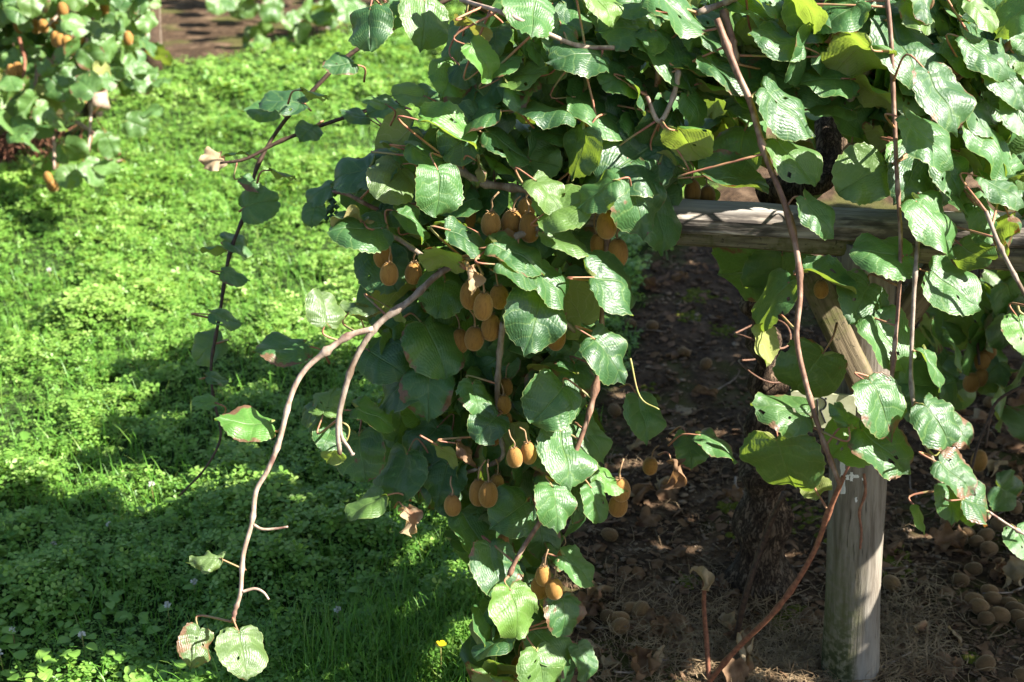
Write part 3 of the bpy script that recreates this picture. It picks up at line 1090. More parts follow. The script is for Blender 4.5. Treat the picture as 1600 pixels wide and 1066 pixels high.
cane([(1600, 45), (1560, 85), (1500, 120), (1455, 160)], 5, 4, 'cane_brown', dz=0.04)
cane([(655, 320), (600, 330), (545, 305), (520, 300)], 4, 3, 'cane_brown', dz=0.06)
# dead shoots standing in the soil
d1 = PZ(1108, 1070)
sh1 = tube('dead_shoot', [d1, P(1104, 1000, 3.02), P(1100, 950, 2.99), P(1101, 900, 2.95)], 0.0055, 0.0045, M['cane_red'], None, 8, 5, 0.2)
set_props(sh1, 'short upright red-brown shoot with a shrivelled leaf tip on the soil', 'shoot')
d2 = PZ(1150, 1000)
sh2 = tube('dead_shoot', [d2, P(1165, 930, 3.1), P(1195, 840, 3.05), P(1225, 770, 2.98)], 0.0075, 0.006, M['cane_dark'], None, 8, 5, 0.2)
set_props(sh2, 'dark leaning dead shoot between the trunk and the grey post', 'shoot')


# petioles
def petiole(leaf, attach, back, nrm, size, par_leaf, thick=0.0017):
    best, bd = None, 0.12
    for c in CANE_PTS:
        d = (c - attach).length
        if d < bd: best, bd = c, d
    if best is None or bd < 0.006:
        best = attach + back * size * 0.55 - nrm * size * 0.35 + Vector((random.uniform(-.02, .02), 0.02, -0.02))
    mid = attach + back * (best - attach).length * 0.45 - nrm * size * 0.12
    V, F, UV = tube_geo(catmull([attach + nrm * 0.0005, mid, best], 5), [thick * (0.8 + 0.06 * i) for i in range(11)], 6, True, 0, 0)
    o = obj('petiole', mesh_np('petiole', V, F, M['petiole'], True), par_leaf, Matrix())
    return o


NLEAF = [0]


def hero_leaf(px, py, size_px, ang, tilt, tdir, kind, mat='leaf', dz=0.0, zc=None, pet=True, parent=None, var=None, sm=None):
    d = (zc if zc is not None else zf(px, py)) + dz
    size = (sm or size_px * d / FPX) * random.uniform(0.86, 0.98)
    d += random.uniform(-0.03, 0.03)
    ax, n = screen_frame(ang, tilt, tdir, px, py)
    if tilt < 90 and tdir < 105 and tdir > -30: n = (n + sun_dir * 0.7).normalized()      # leaves turn to the light
    v = var if var is not None else random.randrange(100)
    me = leaf_mesh(kind, v, mat)
    m = leaf_matrix(P(px, py, d), ax, n, size)
    o = obj('leaf', me, parent or vine, m)
    NLEAF[0] += 1
    if pet:
        petiole(o, m.translation, -(m.to_3x3() @ Vector((0, 1, 0))).normalized(), (m.to_3x3() @ Vector((0, 0, 1))).normalized(), size, o)
    return o


LV = [
    # px, py, size, axis, tilt, tilt direction, kind[, material[, dz]]
    (835, 22, 96, -110, 45, 80, 'c'), (945, 8, 75, -70, 45, 70, 'f', 'young'), (985, 40, 108, -160, 48, 80, 'c'),
    (905, 80, 105, -150, 62, 80, 'c'), (1062, 15, 112, -20, 55, 80, 'c'), (1092, 48, 55, -90, 30, 60, 'k'),
    (1052, 88, 122, -60, 50, 70, 'c'), (1145, 105, 108, -20, 60, 100, 'c'), (1022, 110, 50, -60, 60, 0, 'b', 'pale_dry'),
    (945, 172, 118, -5, 60, 80, 'c'), (855, 168, 92, -170, 70, 95, 'c'), (1090, 172, 64, -60, 35, 40, 'c'),
    (1078, 222, 80, -80, 118, 80, 'c', 'young'), (1130, 136, 80, 0, 100, 80, 'c', 'young'), (985, 248, 128, -140, 30, 60, 'f'),
    (1000, 312, 118, -75, 20, 40, 'f', 'leaf', -.02), (1035, 350, 92, -80, 25, 0, 'f', 'leaf', .05), (905, 238, 85, -120, 45, 170, 'c'),
    (1150, 288, 112, 15, 62, 90, 'u'), (1235, 172, 108, -20, 45, 60, 'c'), (1245, 252, 98, -50, 45, 60, 'c'),
    (1285, 335, 88, -40, 48, 60, 'c', 'leaf', -.06), (1360, 203, 108, -100, 25, 60, 'f', 'leaf', .22), (1350, 275, 98, -145, 22, 50, 'f'),
    (1425, 278, 92, -130, 30, 30, 'f'), (1490, 270, 78, -60, 30, 60, 'f'), (1460, 215, 118, -25, 50, 70, 'c', 'leaf', -.12),
    (1420, 78, 125, -80, 35, 70, 'f'), (1478, 152, 115, -70, 35, 60, 'f', 'leaf', -.12), (1310, 25, 82, -130, 50, 110, 'f'),
    (1335, 80, 112, -120, 112, 70, 'f', 'young'), (1262, 12, 92, -90, 105, 60, 'f', 'young'), (1500, 90, 92, -20, 50, 80, 'c'),
    (1548, 82, 104, -20, 50, 80, 'c'), (1578, 125, 96, -60, 40, 70, 'f'), (1558, 228, 108, -50, 55, 70, 'c'),
    (1572, 292, 88, -10, 55, 90, 'c'), (1470, 345, 120, -40, 42, 70, 'c', 'leaf', -.04), (1505, 305, 82, -30, 60, 80, 'f'),
    (1540, 348, 72, -70, 30, 40, 'f'), (1525, 402, 70, -45, 35, -120, 'f', 'leaf', .05), (1586, 368, 64, -80, 120, 20, 'k'),
    (1380, 390, 104, -160, 45, 70, 'c', 'leaf', -.02), (1300, 437, 95, 0, 68, 95, 'u'), (1345, 472, 92, -130, 25, 30, 'f', 'leaf', .03),
    (1390, 535, 104, -60, 25, 50, 'f'), (1492, 452, 98, -25, 30, 60, 'f'), (1600, 525, 70, -90, 25, 40, 'f', 'young'),
    (1460, 575, 72, -65, 75, 40, 'c'), (1262, 585, 108, -120, 30, -100, 'f', 'leaf', .12), (1200, 470, 95, -130, 62, 130, 'c'),
    (1190, 540, 68, -115, 130, 170, 'c'), (1222, 637, 98, -175, 38, 70, 'c'), (1324, 642, 52, 80, 30, 0, 'k', 'leaf', -.02),
    (1385, 635, 108, -60, 25, 55, 'f', 'leaf', -.02), (1325, 690, 85, -140, 20, 45, 'f', 'young', .02), (1382, 702, 108, -30, 22, 60, 'f'),
    (1470, 662, 82, -45, 25, 50, 'f'), (1503, 675, 58, -40, 20, 20, 'f', 'leaf', .05), (1495, 745, 78, -30, 30, 60, 'f', 'leaf', -.03),
    (1535, 785, 78, 10, 25, 50, 'f'), (1490, 785, 64, -100, 30, 60, 'f'), (1440, 812, 48, -115, 72, 20, 'c', 'young'),
    (1512, 808, 34, -80, 30, 40, 'f', 'young'), (1225, 730, 112, -90, 35, -120, 'f', 'leaf', .10), (1276, 768, 52, -60, 150, -60, 'f', 'young', .14),
    (1600, 850, 66, -80, 25, 50, 'f'), (1160, 430, 118, -150, 30, -110, 'f', 'leaf', .32), (1222, 440, 108, -90, 30, -90, 'f', 'leaf', .30),
    (1155, 235, 92, -90, 40, 120, 'f', 'leaf', .06), (1120, 60, 80, 20, 50, 60, 'c'), (1215, 60, 92, -160, 50, 70, 'c'), (1180, 20, 84, -30, 55, 80, 'f'),
    (1215, 110, 85, -70, 60, 100, 'c', 'leaf', .05), (1290, 120, 90, -150, 60, 90, 'f', 'leaf', .05), (1420, 150, 80, -120, 45, 60, 'f', 'leaf', .04),
    (1370, 140, 85, -60, 110, 70, 'c', 'young', .03), (1440, 20, 80, -30, 50, 70, 'c'), (1585, 20, 90, -130, 45, 120, 'f'), (1540, 20, 75, -30, 50, 70, 'c'),
    (1600, 180, 80, -80, 40, 70, 'f'), (1530, 180, 78, -60, 50, 60, 'c'), (1430, 245, 70, -20, 40, 60, 'f', 'leaf', .04),
    (1260, 330 - 130, 60, -30, 60, 80, 'c', 'leaf', .08), (1300, 160, 80, 170, 55, 90, 'f', 'leaf', .1), (1110, 296, 60, -60, 100, 60, 'f', 'young', .3),
    (1415, 250, 60, -70, 30, 50, 'f', 'young'), (1520, 250, 55, -80, 100, 60, 'f', 'young', .05), (1100, 95, 70, -80, 60, 90, 'c', 'leaf', .05),
    (1005, 200, 70, -40, 40, 50, 'f', 'young', .05), (1045, 260, 60, -130, 110, 60, 'f', 'young', .06), (930, 290, 70, -150, 45, 150, 'f', 'leaf', .06),
    # centre and left of the canopy
    (690, 298, 84, -95, 25, 50, 'f', 'leaf', -.05), (612, 280, 88, -130, 50, 60, 'c', 'worn', -.03), (575, 265, 95, 170, 55, 110, 'c'), (547, 268, 80, 175, 50, 120, 'f'),
    (705, 205, 108, -5, 62, 85, 'u', 'young', -.03), (795, 225, 88, 0, 55, 70, 'c'), (780, 250, 70, -120, 100, 60, 'c', 'young', .03),
    (560, 352, 95, -160, 50, 80, 'c'), (545, 340, 62, -150, 110, 60, 'k', 'worn'), (650, 345, 72, -20, 60, 80, 'f'), (735, 372, 80, 0, 62, 80, 'c', 'leaf', -.05),
    (690, 400, 74, -150, 110, 60, 'c', 'young', -.02), (812, 398, 100, -10, 55, 95, 'c', 'leaf', -.04), (885, 372, 98, 10, 60, 90, 'c', 'leaf', -.04),
    (812, 425, 78, 0, 52, 80, 'c', 'leaf', -.05), (735, 437, 58, -110, 60, 60, 'b', 'pale_dry', -.05), (868, 442, 88, -30, 45, 70, 'c', 'leaf', -.03),
    (840, 500, 104, -110, 15, 45, 'f', 'leaf', -.02), (692, 462, 70, -110, 40, 80, 'f', 'leaf', -.02), (970, 440, 110, 10, 28, 60, 'c', 'leaf', -.03),
    (957, 557, 94, -40, 28, 50, 'f', 'leaf', -.03), (862, 630, 90, -135, 25, 20, 'f'), (887, 712, 100, -90, 30, 60, 'f', 'leaf', -.03),
    (872, 790, 78, -85, 25, 40, 'f', 'leaf', -.03), (800, 802, 82, -145, 25, 30, 'f'), (776, 890, 92, -85, 25, 50, 'f', 'leaf', -.03),
    (808, 958, 84, -80, 15, 45, 'f', 'young', -.05), (905, 888, 80, -20, 45, 70, 'c'), (885, 962, 68, -85, 20, 30, 'f'), (935, 788, 64, -70, 50, 20, 'c'),
    (860, 1010, 80, -40, 40, 70, 'f'), (850, 1050, 82, -70, 20, 0, 'f'), (915, 1035, 64, -70, 45, 40, 'f'), (768, 1008, 70, -150, 60, 120, 'c', 'leaf', .04), (785, 1040, 70, -150, 100, 60, 'f', 'young', .06),
    (1008, 652, 82, -85, 30, 40, 'f', 'leaf', .15), (1125, 690, 80, -20, 70, 100, 'c', 'leaf', .35), (1080, 700, 60, -90, 40, 100, 'f', 'leaf', .4), (1055, 745, 50, -85, 40, 0, 'b', 'dry', .25),
    (685, 545, 96, -70, 25, 80, 'f', 'leaf', -.02), (620, 607, 90, -150, 55, 110, 'c'), (668, 612, 84, -90, 30, 120, 'f'), (710, 602, 80, -80, 35, 90, 'f', 'leaf', .05),
    (745, 622, 60, -90, 30, 60, 'f'), (762, 665, 70, -130, 30, 90, 'f', 'leaf', -.05), (660, 692, 90, -120, 45, 120, 'c'), (620, 745, 95, -110, 40, 150, 'f'),
    (690, 750, 74, -100, 35, 110, 'f'), (742, 832, 80, -60, 25, 60, 'f', 'leaf', .03), (600, 562, 92, -40, 45, 130, 'c', 'leaf', .03), (570, 790, 70, -160, 55, 120, 'c'),
    (640, 815, 46, -85, 40, 60, 'b', 'pale_dry', -.03), (700, 710, 52, -100, 105, 60, 'c', 'young', -.05), (735, 700, 50, 10, 70, 80, 'k', 'dry', -.05),
    (508, 478, 64, 85, 25, -20, 'f', 'worn'), (565, 470, 54, 60, 50, 120, 'k', 'worn'), (440, 542, 90, -150, 62, 100, 'c'), (384, 658, 88, -175, 58, 90, 'c', 'young'),
    (322, 866, 54, 175, 55, 80, 'k', 'worn'), (307, 1012, 68, -110, 35, 20, 'c', 'worn'), (380, 1022, 84, -85, 25, 40, 'f', 'worn', -.03),
    (514, 625, 58, 80, 35, 110, 'c'), (496, 655, 66, -110, 40, 150, 'c'), (588, 650, 80, 0, 60, 90, 'c'), (512, 682, 48, -110, 50, 100, 'c'), (562, 714, 86, -80, 30, 150, 'f', 'leaf', .06),
    (520, 708, 44, -120, 115, 60, 'f', 'young'), (558, 490, 34, 80, 115, 60, 'f', 'young'), (622, 490, 40, -60, 110, 60, 'f', 'young', .03),
    # leaves on the long thin shoots
    (530, 100, 50, -150, 60, 95, 'c'), (620, 20, 60, -60, 50, 110, 'c'), (600, 168, 58, -140, 60, 90, 'c', 'leaf', .3), (555, 178, 46, 170, 60, 85, 'c', 'leaf', .3), (665, 148, 62, -160, 55, 95, 'c', 'leaf', .25), (480, 205, 44, -120, 60, 90, 'c'), (395, 285, 40, -30, 60, 95, 'c'), (368, 430, 44, -10, 55, 95, 'c'), (340, 590, 40, 20, 60, 95, 'c'),
    (405, 315, 64, 10, 35, 150, 'f'), (376, 378, 56, 15, 55, 95, 'c'), (332, 386, 44, -160, 105, 80, 'c', 'young'), (354, 496, 52, 0, 60, 95, 'c'),
    (322, 544, 56, -150, 35, 110, 'f'), (318, 626, 42, 180, 70, 95, 'c', 'young'), (440, 152, 74, 165, 66, 95, 'c'), (492, 145, 44, -20, 105, 80, 'c', 'young'),
    (576, 42, 84, -80, 45, 120, 'c'), (408, 172, 56, -160, 60, 95, 'c'), (366, 240, 42, 175, 95, 85, 'c', 'young'), (442, 270, 42, -30, 100, 80, 'c', 'young'),
    (334, 248, 38, -140, 60, 60, 'k', 'pale_dry'), (665, 32, 96, -110, 40, 60, 'f'), (720, 62, 84, -90, 50, 130, 'c', 'leaf', .04), (758, 95, 70, -50, 40, 60, 'f', 'young', -.03),
    (705, 122, 66, -120, 40, 70, 'f', 'young'), (725, 115, 50, -60, 40, 120, 'f'), (640, 145, 60, -160, 60, 80, 'c', 'young'), (585, 155, 44, 160, 70, 80, 'c', 'young'),
    (785, 95, 64, 10, 60, 110, 'c'), (820, 115, 80, -20, 62, 110, 'c'), (800, 140, 88, -150, 55, 120, 'c'), (750, 150, 70, -110, 55, 120, 'f', 'leaf', .04), (740, 185, 84, 170, 70, 110, 'c', 'leaf', .05),
    (850, 85, 60, -70, 45, 60, 'f', 'young', .05), (870, 55, 70, -120, 50, 70, 'c', 'leaf', .03), (770, 60, 60, -80, 60, 120, 'f', 'leaf', .06), (745, 40, 70, -100, 100, 70, 'c', 'worn', .03),
    (495, 300, 58, -170, 55, 110, 'c'), (488, 335, 40, -90, 40, 120, 'f'), (640, 245, 60, 20, 60, 80, 'c', 'young', .03), (670, 240, 70, 0, 65, 85, 'c', 'leaf', .02),
    (860, 205, 70, 160, 60, 90, 'c', 'leaf', .04), (840, 250, 84, -20, 50, 150, 'f', 'leaf', .05), (885, 318, 95, 20, 45, 120, 'c', 'leaf', -.08), (930, 300, 80, -150, 45, 120, 'c', 'leaf', -.06), (860, 300, 70, -60, 50, 90, 'f', 'leaf', -.05), (760, 335 - 70, 50, -60, 100, 50, 'k', 'worn', .02),
    (600, 420, 84, -60, 35, 130, 'f', 'leaf', .08), (660, 370, 50, 20, 105, 70, 'c', 'young', .04), (700, 345, 60, -160, 100, 70, 'c', 'young', .06), (620, 330, 60, -30, 55, 110, 'c', 'leaf', .04),
    (480, 690 - 40, 40, -120, 60, 150, 'c'), (900, 470 + 120, 70, -100, 40, 90, 'f', 'leaf', .08), (930, 690, 70, -60, 40, 60, 'f', 'leaf', .06), (955, 750, 60, -20, 55, 80, 'c', 'young', .05),
]
for L in LV:
    px, py, sz, ang, ti, td, kd = L[:7]
    mt = L[7] if len(L) > 7 else 'leaf'
    dz = L[8] if len(L) > 8 else 0.0
    hero_leaf(px, py, sz, ang, ti, td, kd, mt, dz)


# inner leaves that fill the canopy behind the ones in front
def inside(poly, x, y):
    c, j = False, len(poly) - 1
    for i in range(len(poly)):
        xi, yi = poly[i]; xj, yj = poly[j]
        if (yi > y) != (yj > y) and x < (xj - xi) * (y - yi) / (yj - yi) + xi: c = not c
        j = i
    return c


TOPZ = [(735, -40), (760, 60), (720, 150), (650, 210), (560, 250), (545, 310), (600, 360), (720, 380), (900, 345), (1040, 330), (1060, 200), (1180, 170), (1240, 200), (1330, 180), (1420, 300), (1640, 330), (1640, -40)]
CURT = [(600, 350), (920, 350), (930, 450), (910, 560), (930, 680), (900, 800), (900, 900), (910, 1090), (770, 1090), (760, 900), (720, 830), (640, 780), (600, 700), (620, 600), (590, 520), (590, 420)]


def pick(poly):
    xs = [p[0] for p in poly]; ys = [p[1] for p in poly]
    while True:
        x, y = random.uniform(min(xs), max(xs)), random.uniform(min(ys), max(ys))
        if inside(poly, x, y): return x, y


mass_V, mass_F, mass_U, mass_A, mass_off = [], [], [], [], 0


class Mass:
    def __init__(self):
        self.V, self.F, self.U, self.A, self.off = [], [], [], [], 0

    def add(self, m, kind=None, tint=None):
        kd = kind or random.choice('ffccct')
        V, F, U = low_leaf(kd, random.randrange(4))
        A = np.array(m)
        self.V.append(V @ A[:3, :3].T + A[:3, 3])
        self.F.append(F + self.off)
        self.U.append(U)
        self.A.append(np.full(len(V), random.random() if tint is None else tint))
        self.off += len(V)

    def build(self, name, parent, mat='leaf_mass'):
        me = big_mesh(name, np.concatenate(self.V), np.concatenate(self.F), M[mat], np.concatenate(self.A), True, np.concatenate(self.U))
        o = obj(name, me, parent, Matrix())
        o['kind'] = 'stuff'
        return o


BEAM_TOP = [PZ(x, 316 + (x - 1065) * 0.055, 1.075) for x in range(1060, 1345, 15)]


def over_beam(c):
    """leaves that would stand between the sun and the open stretch of the beam"""
    for q in BEAM_TOP:
        v = c - q
        t = v.dot(sun_dir)
        if t > 0 and (v - sun_dir * t).length < 0.06: return True
    return False


def rand_leaf_matrix(c, size, bias, spread):
    n = (bias + Vector((random.gauss(0, spread), random.gauss(0, spread), random.gauss(0, spread)))).normalized()
    ax = Vector((random.gauss(0, 1), random.gauss(0, 1) - 0.3, random.gauss(0, 0.6) - 0.7))
    return leaf_matrix(c, ax, n, size)


need = 300 - NLEAF[0]
mass = Mass()
for i in range(800):
    x, y = pick(TOPZ if i % 5 < 3 or i < need else CURT)
    if 1050 < x < 1320 and y > 140: continue
    if i < need and x < 880: x += 500
    if i < need and ((1040 < x < 1330 and y > 130) or (x > 1040 and y > 270)): y *= 0.4
    d = zf(x, y) + (random.uniform(0.0, 0.14) if i < need else (random.uniform(0.03, 0.18) if i > 520 and y < 330 else random.uniform(0.07, 0.34)))
    if over_beam(P(x, y, d)): continue
    m = rand_leaf_matrix(P(x, y, d), random.uniform(0.055, 0.105), Vector((0.65, -0.5, 0.75)), 0.55)
    if i < need:
        o = obj('leaf', leaf_mesh(random.choice('ffcct'), random.randrange(50), 'leaf'), vine, m)
        petiole(o, m.translation, -(m.to_3x3() @ Vector((0, 1, 0))).normalized(), (m.to_3x3() @ Vector((0, 0, 1))).normalized(), 0.1, o)
    else:
        mass.add(m)
# the leafy roof behind the crossbeam that shades the soil
for i in range(1700):
    a = random.uniform(-0.35, 2.6)
    b = random.uniform(0.0, 2.3)
    if b > 1.05 and a < 0.75: continue
    if b < 0.3 and a < 1.3: continue
    c = Vector((0.18, 2.72, 0)) + CROSS * a + ROW * b
    z = random.uniform(0.95, 1.14) + 0.05 * fbm(c.x, c.y, 2.0) + 0.1 * min(max(a, 0), 1.5)
    if fbm(c.x + 5, c.y, 2.6) > 0.42: continue
    c.z = z
    if over_beam(c): continue
    mass.add(rand_leaf_matrix(c, random.uniform(0.08, 0.125), Vector((0.3, -0.2, 0.9)), 0.4))
# unseen canopy leaves out of view at right, shaped to shade post and soil
for i in range(250):
    c = Vector((random.uniform(1.5, 2.4), random.uniform(1.9, 3.1), random.uniform(0.75, 1.12)))
    if fbm(c.x + 9, c.y, 2.6) > 0.38: continue
    if c.x - 1.15 < 0.0: continue
    mass.add(rand_leaf_matrix(c, random.uniform(0.08, 0.125), Vector((0.5, -0.2, 0.8)), 0.4))
# more unseen leaves, added below a sun-ray line to shade the post
for i in range(105):
    x = random.uniform(1.15, 1.9)
    c = Vector((x, random.uniform(2.0, 2.6), 0.75 + 0.89 * (x - 0.75) + random.uniform(-0.42, -0.10)))
    if fbm(c.x * 1.5 + 3, c.y * 1.5, 2.4) > 0.05: continue
    mass.add(rand_leaf_matrix(c, random.uniform(0.08, 0.12), Vector((0.6, -0.3, 0.7)), 0.4))
mass.build('leaf_mass', vine)


# ------------------------------------------------------------------ fruit
def fruit_geo(ns=16, nr=12):
    V, F = [], []
    for i in range(nr + 1):
        f = i / nr
        th = math.pi * f
        z = math.cos(th)
        r = math.sin(th) ** 0.86
        r *= 1 - 0.06 * z
        for k in range(ns):
            a = 2 * math.pi * k / ns
            V.append((r * math.cos(a) * 0.5, r * math.sin(a) * 0.47, z * 0.62))
    for i in range(nr):
        for k in range(ns):
            k2 = (k + 1) % ns
            F.append((i * ns + k, (i + 1) * ns + k, (i + 1) * ns + k2, i * ns + k2))
    return V, F


FV, FF = fruit_geo()
fruit_me = mesh_np('fruit', FV, FF, M['fruit'])
fallen_me = mesh_np('fruit', FV, FF, M['fallen'])
# dried flower remains at the lower end, dry sepals at the stalk end
cv, cf = [], []
for k in range(9):
    a = 2 * math.pi * k / 9
    b = len(cv)
    cv += [(0.05 * math.cos(a - .3), 0.05 * math.sin(a - .3), -0.600), (0.05 * math.cos(a + .3), 0.05 * math.sin(a + .3), -0.600), (0.10 * math.cos(a), 0.10 * math.sin(a), -0.665), (0.0, 0.0, -0.635)]
    cf += [(b, b + 1, b + 2), (b, b + 3, b + 1)]
calyx_me = mesh_np('calyx', cv, cf, M['calyx'], False)
sv, sf = [], []
for k in range(5):
    a = 2 * math.pi * k / 5 + 0.3
    b = len(sv)
    sv += [(0.05 * math.cos(a - .5), 0.05 * math.sin(a - .5), 0.62), (0.05 * math.cos(a + .5), 0.05 * math.sin(a + .5), 0.62),
           (0.17 * math.cos(a + .3), 0.17 * math.sin(a + .3), 0.655), (0.24 * math.cos(a), 0.24 * math.sin(a), 0.70 - 0.05 * (k % 2)), (0.16 * math.cos(a - .3), 0.16 * math.sin(a - .3), 0.66)]
    sf += [(b, b + 1, b + 2, b + 3, b + 4)]
sepal_me = mesh_np('sepals', sv, sf, M['stalk'], False)
stalk_mes = []
for s_ in range(4):
    q = random.Random(s_)
    pts = [Vector((0, 0, 0.60)), Vector((q.uniform(-.05, .05), q.uniform(-.05, .05), 0.9)), Vector((q.uniform(-.2, .2), 0.1, 1.25)), Vector((q.uniform(-.35, .35), 0.3, 1.6))]
    V, F, U = tube_geo(catmull(pts, 4), [0.045] * 13, 6)
    stalk_mes.append(mesh_np('stalk', V, F, M['stalk'], True))


def fruit(px, py, wpx, dz=0.0, zc=None, parent=None, lean=None, detail=True, elong=1.0):
    d = (zc if zc is not None else zf(px, py)) + dz
    w = wpx * d / FPX * random.uniform(0.92, 1.06)
    rot = Matrix.Rotation(random.uniform(0, 6.28), 4, 'Z')
    lx, ly = (lean if lean else (random.gauss(0, 0.10), random.gauss(0, 0.10)))
    m = Matrix.Translation(P(px, py, d)) @ Matrix.Rotation(lx, 4, 'X') @ Matrix.Rotation(ly, 4, 'Y') @ rot @ Matrix.Diagonal((w, w, w * elong * random.uniform(0.95, 1.16), 1))
    o = obj('fruit', fruit_me, parent or vine, m)
    if detail:
        for nm, me_ in (('calyx', calyx_me), ('sepals', sepal_me), ('stalk', random.choice(stalk_mes))):
            obj(nm, me_, o, m)
    return o


for f in [(767, 350, 32, .0), (799, 347, 32, .02), (827, 356, 33, .0), (822, 327, 30, .06), (598, 401, 30, .03), (608, 428, 31, -.01), (646, 427, 28, .02),
          (755, 479, 33, -.04), (735, 462, 34, .02), (780, 464, 32, .03), (767, 512, 31, .05), (741, 529, 33, -.0), (719, 533, 30, .04), (948, 352, 37, .0),
          (964, 396, 36, .06), (936, 385, 30, .08), (804, 715, 28, -.03), (826, 708, 26, -.01), (787, 632, 25, .06), (789, 658, 24, .10), (772, 680, 26, .10), (748, 770, 34, .02), (763, 773, 32, .0),
          (775, 758, 28, .06), (707, 790, 30, .0), (785, 848, 24, .05), (849, 900, 26, .0), (866, 920, 30, -.01), (843, 918, 30, .05), (862, 945, 28, .06), (1283, 452, 26, .08),
          (970, 765, 32, .10), (966, 790, 32, .14), (1016, 728, 24, .4), (1082, 300, 28, .20), (1105, 306, 28, .22), (1330, 245, 34, .15), (870, 365, 26, .12), (740, 345, 28, .12),
          (870, 530, 30, .08), (790, 605, 24, .10), (828, 1005, 26, .08), (812, 1042, 28, .10), (880, 790 + 80, 22, .1), (905, 108, 34, .18), (870, 118, 34, .2), (560, 410 + 300, 0, 0)][:-1]:
    fruit(f[0], f[1], f[2], f[3])

# odd small parts: tendrils, dried inflorescence on the post, dark unripe bunch by the left shoots
for pts, mt, r in (([(1445, 690), (1458, 698), (1470, 700), (1462, 712), (1452, 705)], 'tendril', 1.6), ([(1590, 478), (1594, 488), (1606, 494)], 'tendril', 2.2),
                   ([(985, 560), (1000, 620), (1030, 640)], 'tendril', 1.5), ([(525, 655), (545, 668), (540, 690), (525, 682)], 'tendril', 1.6),
                   ([(700, 410), (735, 400), (755, 430)], 'petiole', 2.5)):
    cane(pts, r, r * 0.7, mt, name='tendril', knots=0, reg=False)
cane([(1350, 740), (1352, 770), (1343, 800), (1346, 830), (1344, 858)], 2.2, 1.8, 'cane_red', zc=2.74, name='dead_tendril', knots=8, reg=False)
bn = []
for i in range(26):
    p = P(514 + random.gauss(0, 8), 322 + (i / 26 - .5) * 42, 2.9 + random.uniform(-.012, .012))
    bn.append(p)
V, F = [], []
for p in bn:
    r = random.uniform(0.006, 0.009)
    b = len(V)
    for v in ((1, 0, 0), (-1, 0, 0), (0, 1, 0), (0, -1, 0), (0, 0, 1), (0, 0, -1)): V.append(p + Vector(v) * r)
    for t in ((0, 2, 4), (2, 1, 4), (1, 3, 4), (3, 0, 4), (2, 0, 5), (1, 2, 5), (3, 1, 5), (0, 3, 5)): F.append(tuple(b + q for q in t))
me = mesh_np('curled_shoot_tip', V, F, M['bunch'], True)
obj('curled_shoot_tip', me, vine, Matrix())


# ------------------------------------------------------------------ vines in the background
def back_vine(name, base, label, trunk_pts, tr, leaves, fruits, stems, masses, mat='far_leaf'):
    root = empty(name, base)
    set_props(root, label, 'vine')
    tube('trunk', trunk_pts, tr, tr * 0.7, M['bark'], root, 12, 6, 0.3, 0, 2)
    for s in stems: tube('cane', s[0], s[1], s[1] * 0.7, M[s[2]], root, 6, 5, 0.15)
    for (px, py, d, sz) in leaves:
        to_cam = -ray(px, py).normalized()
        m = rand_leaf_matrix(P(px, py, d), sz, Vector((0.45, -0.55, 0.6)), 0.5)
        obj('leaf', leaf_mesh(random.choice('ffccf'), random.randrange(30), mat), root, m)
    for (px, py, d, w) in fruits: fruit(px, py, w * FPX / d, 0, d, root, None, False)
    if masses:
        ms = Mass()
        for m in masses: ms.add(m)
        ms.build('leaf_mass', root)
    return root


BGL = [(-40, -40), (250, -40), (240, 30), (215, 40), (255, 85), (240, 118), (190, 130), (120, 140), (110, 180), (60, 200), (-40, 210)]
lv = []
for i in range(230):
    x, y = pick(BGL)
    lv.append((x, y, random.uniform(5.3, 6.3), random.uniform(0.065, 0.105)))
for x, y in ((55, 255), (95, 240), (120, 235), (75, 262), (105, 275), (160, 225), (175, 232), (165, 262), (150, 268), (180, 245), (85, 150), (70, 160), (25, 175), (20, 130), (140, 100), (180, 110), (50, 225), (15, 190), (225, 130), (205, 105), (235, 175), (215, 195), (60, 190), (35, 205), (90, 185), (115, 160), (250, 125), (130, 130)):
    lv.append((x, y, random.uniform(5.2, 5.7), random.uniform(0.08, 0.11)))
fr = [(x, y, 5.5 + random.uniform(-.1, .3), random.uniform(0.042, 0.048)) for x, y in ((55, 41), (68, 41), (92, 33), (84, 36), (123, 59), (134, 60), (95, 65), (105, 66), (88, 62), (200, 60), (205, 66), (163, 12), (98, 15), (75, 278), (82, 290), (136, 262), (122, 140), (128, 152), (132, 145), (185, 118), (18, 112), (28, 108), (30, 40), (48, 170), (60, 172), (14, 195))]
tbk = PZ(142, 190)
stems = []
for x0, y0, x1, y1 in ((135, 60, 138, 240), (140, 200, 130, 260), (60, 100, 30, 200), (70, 170, 85, 265), (90, 10, 75, 40), (145, 30, 150, 60), (30, 60, 35, 130), (5, 180, 20, 215), (118, 190, 160, 225)):
    stems.append(([P(x0, y0, 5.6), P((x0 + x1) / 2 + 6, (y0 + y1) / 2, 5.55), P(x1, y1, 5.5)], 0.008, random.choice(('cane_tan', 'cane_grey', 'cane_red'))))
roof = []
for i in range(420):
    px, py = random.uniform(-420, 200), random.uniform(-330, -20)
    c = P(px, py, random.uniform(5.4, 6.8))
    roof.append(rand_leaf_matrix(c, random.uniform(0.09, 0.13), Vector((0.3, -0.3, 0.9)), 0.4))
for i in range(420):
    px, py = random.uniform(-420, 225), random.uniform(-30, 135)
    roof.append(rand_leaf_matrix(P(px, py, random.uniform(6.0, 6.6)), random.uniform(0.09, 0.13), Vector((0.4, -0.4, 0.7)), 0.4))
v2 = back_vine('kiwi_vine', tbk, 'blurred kiwi vine with hanging fruit at the far left side of the lawn',
               [tbk, P(147, 130, 6.7), P(140, 60, 6.6), P(120, -20, 6.4), P(60, -90, 6.3)], 0.055, lv, fr, stems, roof)
